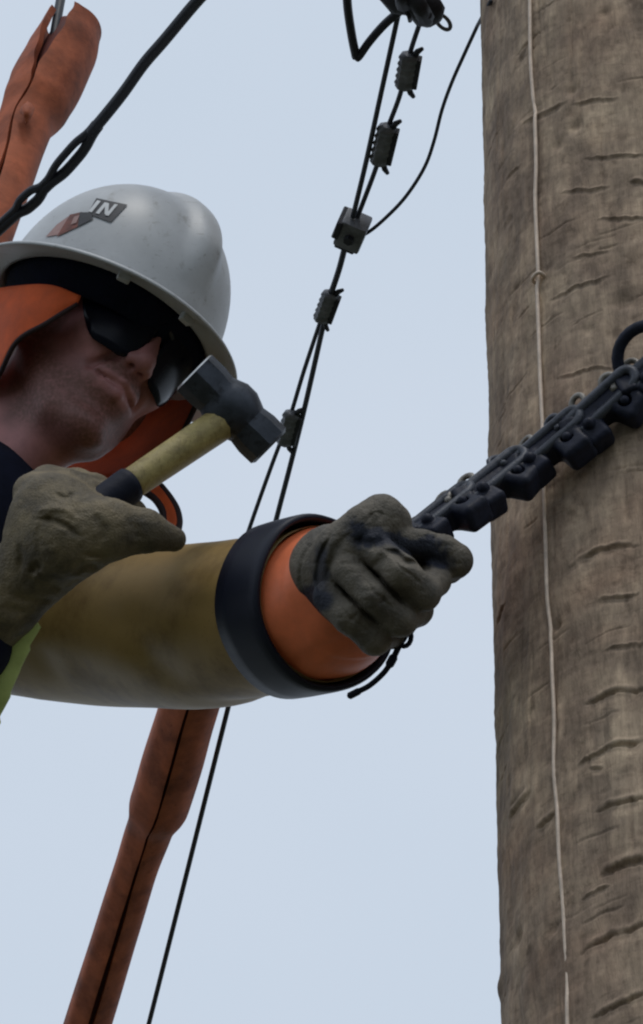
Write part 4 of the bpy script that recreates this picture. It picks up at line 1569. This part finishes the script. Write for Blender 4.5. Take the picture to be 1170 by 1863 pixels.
def link_shapes(variant=0.0):
    """meshes of one link about the origin: x along the chain, y up across it, z off the pole"""
    rail = []
    for zoff, yoff, sk in ((.0078, .0050, .10), (-.0050, .0080, .06)):
        st_ = stadium(.0225, .0085)
        P_ = [np.array([x, y * (.85 if zoff > 0 else .6) + yoff + sk * x, zoff + .05 * x]) for x, y in st_]
        rail.append(tube(P_, .0040, 6, closed=True))
    railm = join(*rail)
    q_ = Sdf((-.045, -.035, -.022), (.045, .028, .022), .0010)
    v_ = variant
    q_.put(rbox((-.001, .003, 0), (.031, .0095, .0085), .05 - .1 * v_, .0025))
    q_.put(rbox((-.0175, -.008 - .002 * v_, 0), (.0098, .0112, .0098), .28 - .2 * v_, .0042), .003)
    q_.put(rbox((.0140, -.0105 + .003 * v_, 0), (.0114, .0122, .0106), .18 + .25 * v_, .0048), .003)
    q_.put(rbox((-.0305, .001, .002), (.0065, .0085, .0095), -.25, .0025), .001)
    q_.put(rbox((.0300, .0035, -.003), (.0065, .0080, .0085), .2, .0025), .001)
    q_.put(rbox((-.010, .0125, -.002), (.0080, .0050, .0070), .15, .0015), .001)
    q_.put(cap((.013, -.0065, .0085), (.013, -.0065, .03), .0050), .0012, sub=True)
    q_.put(cap((.013, -.0065, -.008), (.013, -.0065, .0098), .0036), .0006)
    q_.put(rbox((-.003, -.012, .012), (.0022, .012, .004), .25, .001), .001, sub=True)
    q_.put(cap((-.0175, -.006, 0), (-.0175, -.006, .0108), .0046), .0010)
    V_, Q_ = q_.mesh()
    return railm, (list(V_), [tuple(x) for x in Q_])


def eyelet_shape():
    P_ = [np.array([.0062 * math.cos(2 * math.pi * k / 14), .0062 * math.sin(2 * math.pi * k / 14), 0]) for k in range(14)]
    return join(tube(P_, .0024, 6, closed=True), tube([np.array([0, -.010, 0]), np.array([0, -.005, 0])], .0036, 8))


(rv, rf), (bv_, bf_) = link_shapes()
_, (bv2, bf2) = link_shapes(1.0)
ev, ef = eyelet_shape()


def raw_mesh(name, v, f, m):
    me = bpy.data.meshes.new(name)
    me.from_pydata([tuple(p) for p in v], [], [tuple(q) for q in f])
    me.materials.append(m)
    me.polygons.foreach_set('use_smooth', np.ones(len(me.polygons), dtype=bool))
    return me


CS = 1.38
bv_, bv2, rv, ev = [p * CS for p in bv_], [p * CS for p in bv2], [p * CS for p in rv], [p * CS * .95 for p in ev]
body_me2 = raw_mesh('link', bv2, bf2, M['chain'])
body_me, rail_me, eye_me, eye_me2 = raw_mesh('link', bv_, bf_, M['chain']), raw_mesh('rail', rv, rf, M['rail']), raw_mesh('eyelet', ev, ef, M['pin']), raw_mesh('eyelet_dark', ev, ef, M['rail'])


def put(me, name, mw, parent, pw):
    o = bpy.data.objects.new(name, me)
    COL.objects.link(o)
    o.parent = parent
    o.matrix_basis = pw.inverted() @ mw
    return o


chain_w = Matrix.Translation(chain.location)
s = .016
i = 0
axis_w = Vector((PX0, PY0, 0))
while s < cl[-1] - .05 and i < 18:
    a_, b_ = along_chain(s), along_chain(s + PITCH)
    c_ = (a_ + b_) / 2
    t = unit(b_ - a_)
    cw = Vector(to_world(c_))
    outw = Vector((cw.x - PX0, cw.y - PY0, 0)).normalized() if c_[0] > L(960, 0, 0)[0] else Vector((0, -1, 0)).lerp(Vector((cw.x - PX0, cw.y - PY0, 0)).normalized(), .5).normalized()
    tw = Vector(MW @ t)
    z_ = (outw - tw * outw.dot(tw)).normalized()
    y_ = z_.cross(tw)
    roll = random.uniform(-.2, .2) + (.18 if i % 2 else -.12)
    y2 = y_ * math.cos(roll) + z_ * math.sin(roll)
    z2 = tw.cross(y2)
    R4 = Matrix(((tw.x, y2.x, z2.x, cw.x), (tw.y, y2.y, z2.y, cw.y), (tw.z, y2.z, z2.z, cw.z), (0, 0, 0, 1)))
    lk = put(body_me2 if i % 2 else body_me, 'link', R4 @ Matrix.Rotation(random.uniform(-.09, .09), 4, 'Z'), chain, chain_w)
    W4 = chain_w @ lk.matrix_basis
    put(rail_me, 'rail', R4, lk, W4)
    for ex, ey, ez, m_ in ((-.018, .028, .003, eye_me), (.017, .021, .010, eye_me2 if i % 3 else eye_me)):
        loc = Matrix.Translation(Vector((ex + random.uniform(-.002, .002), ey + random.uniform(-.0015, .0015), ez))) @ Matrix.Rotation(random.uniform(-.5, .5), 4, 'Y') @ Matrix.Rotation(random.uniform(-.3, .3), 4, 'X')
        put(m_, 'eyelet', R4 @ loc, lk, W4)
    s += PITCH
    i += 1
# ring at the right edge, lug standing beside it
th, z, p = pole_hit(1185, 652, .03)
c_ = from_world(np.array(p))
P = [c_ + np.array([.033 * math.cos(k * 2 * math.pi / 28), .033 * math.sin(k * 2 * math.pi / 28), .010 * math.cos(k * 2 * math.pi / 28)]) for k in range(28)]
v, f = tube(P, .0062, 10, closed=True)
obj('ring', v, f, M['chain'], chain)
# tail strap hanging below the fist
P = [L(762, 1098, -.09), L(756, 1128, -.092), L(742, 1150, -.09), L(728, 1172, -.088), L(716, 1196, -.085), L(700, 1222, -.083), L(674, 1246, -.08), L(652, 1258, -.078), L(632, 1268, -.078)]
v, f = tube(catmull(P, 6), [.0050] * 12 + [.0030] * 12 + [.0044] * 4 + [.0028] * 14 + [.0036] * 6 + [.0012], 8)
obj('tail_strap', v, f, M['grip'], chain)
P = [L(735, 1158, -.088) + np.array([.007 * math.cos(k * math.pi / 8), .0095 * math.sin(k * math.pi / 8), 0]) for k in range(16)]
v, f = tube(P, .0026, 7, closed=True)
obj('tail_loop', v, f, M['grip'], chain)
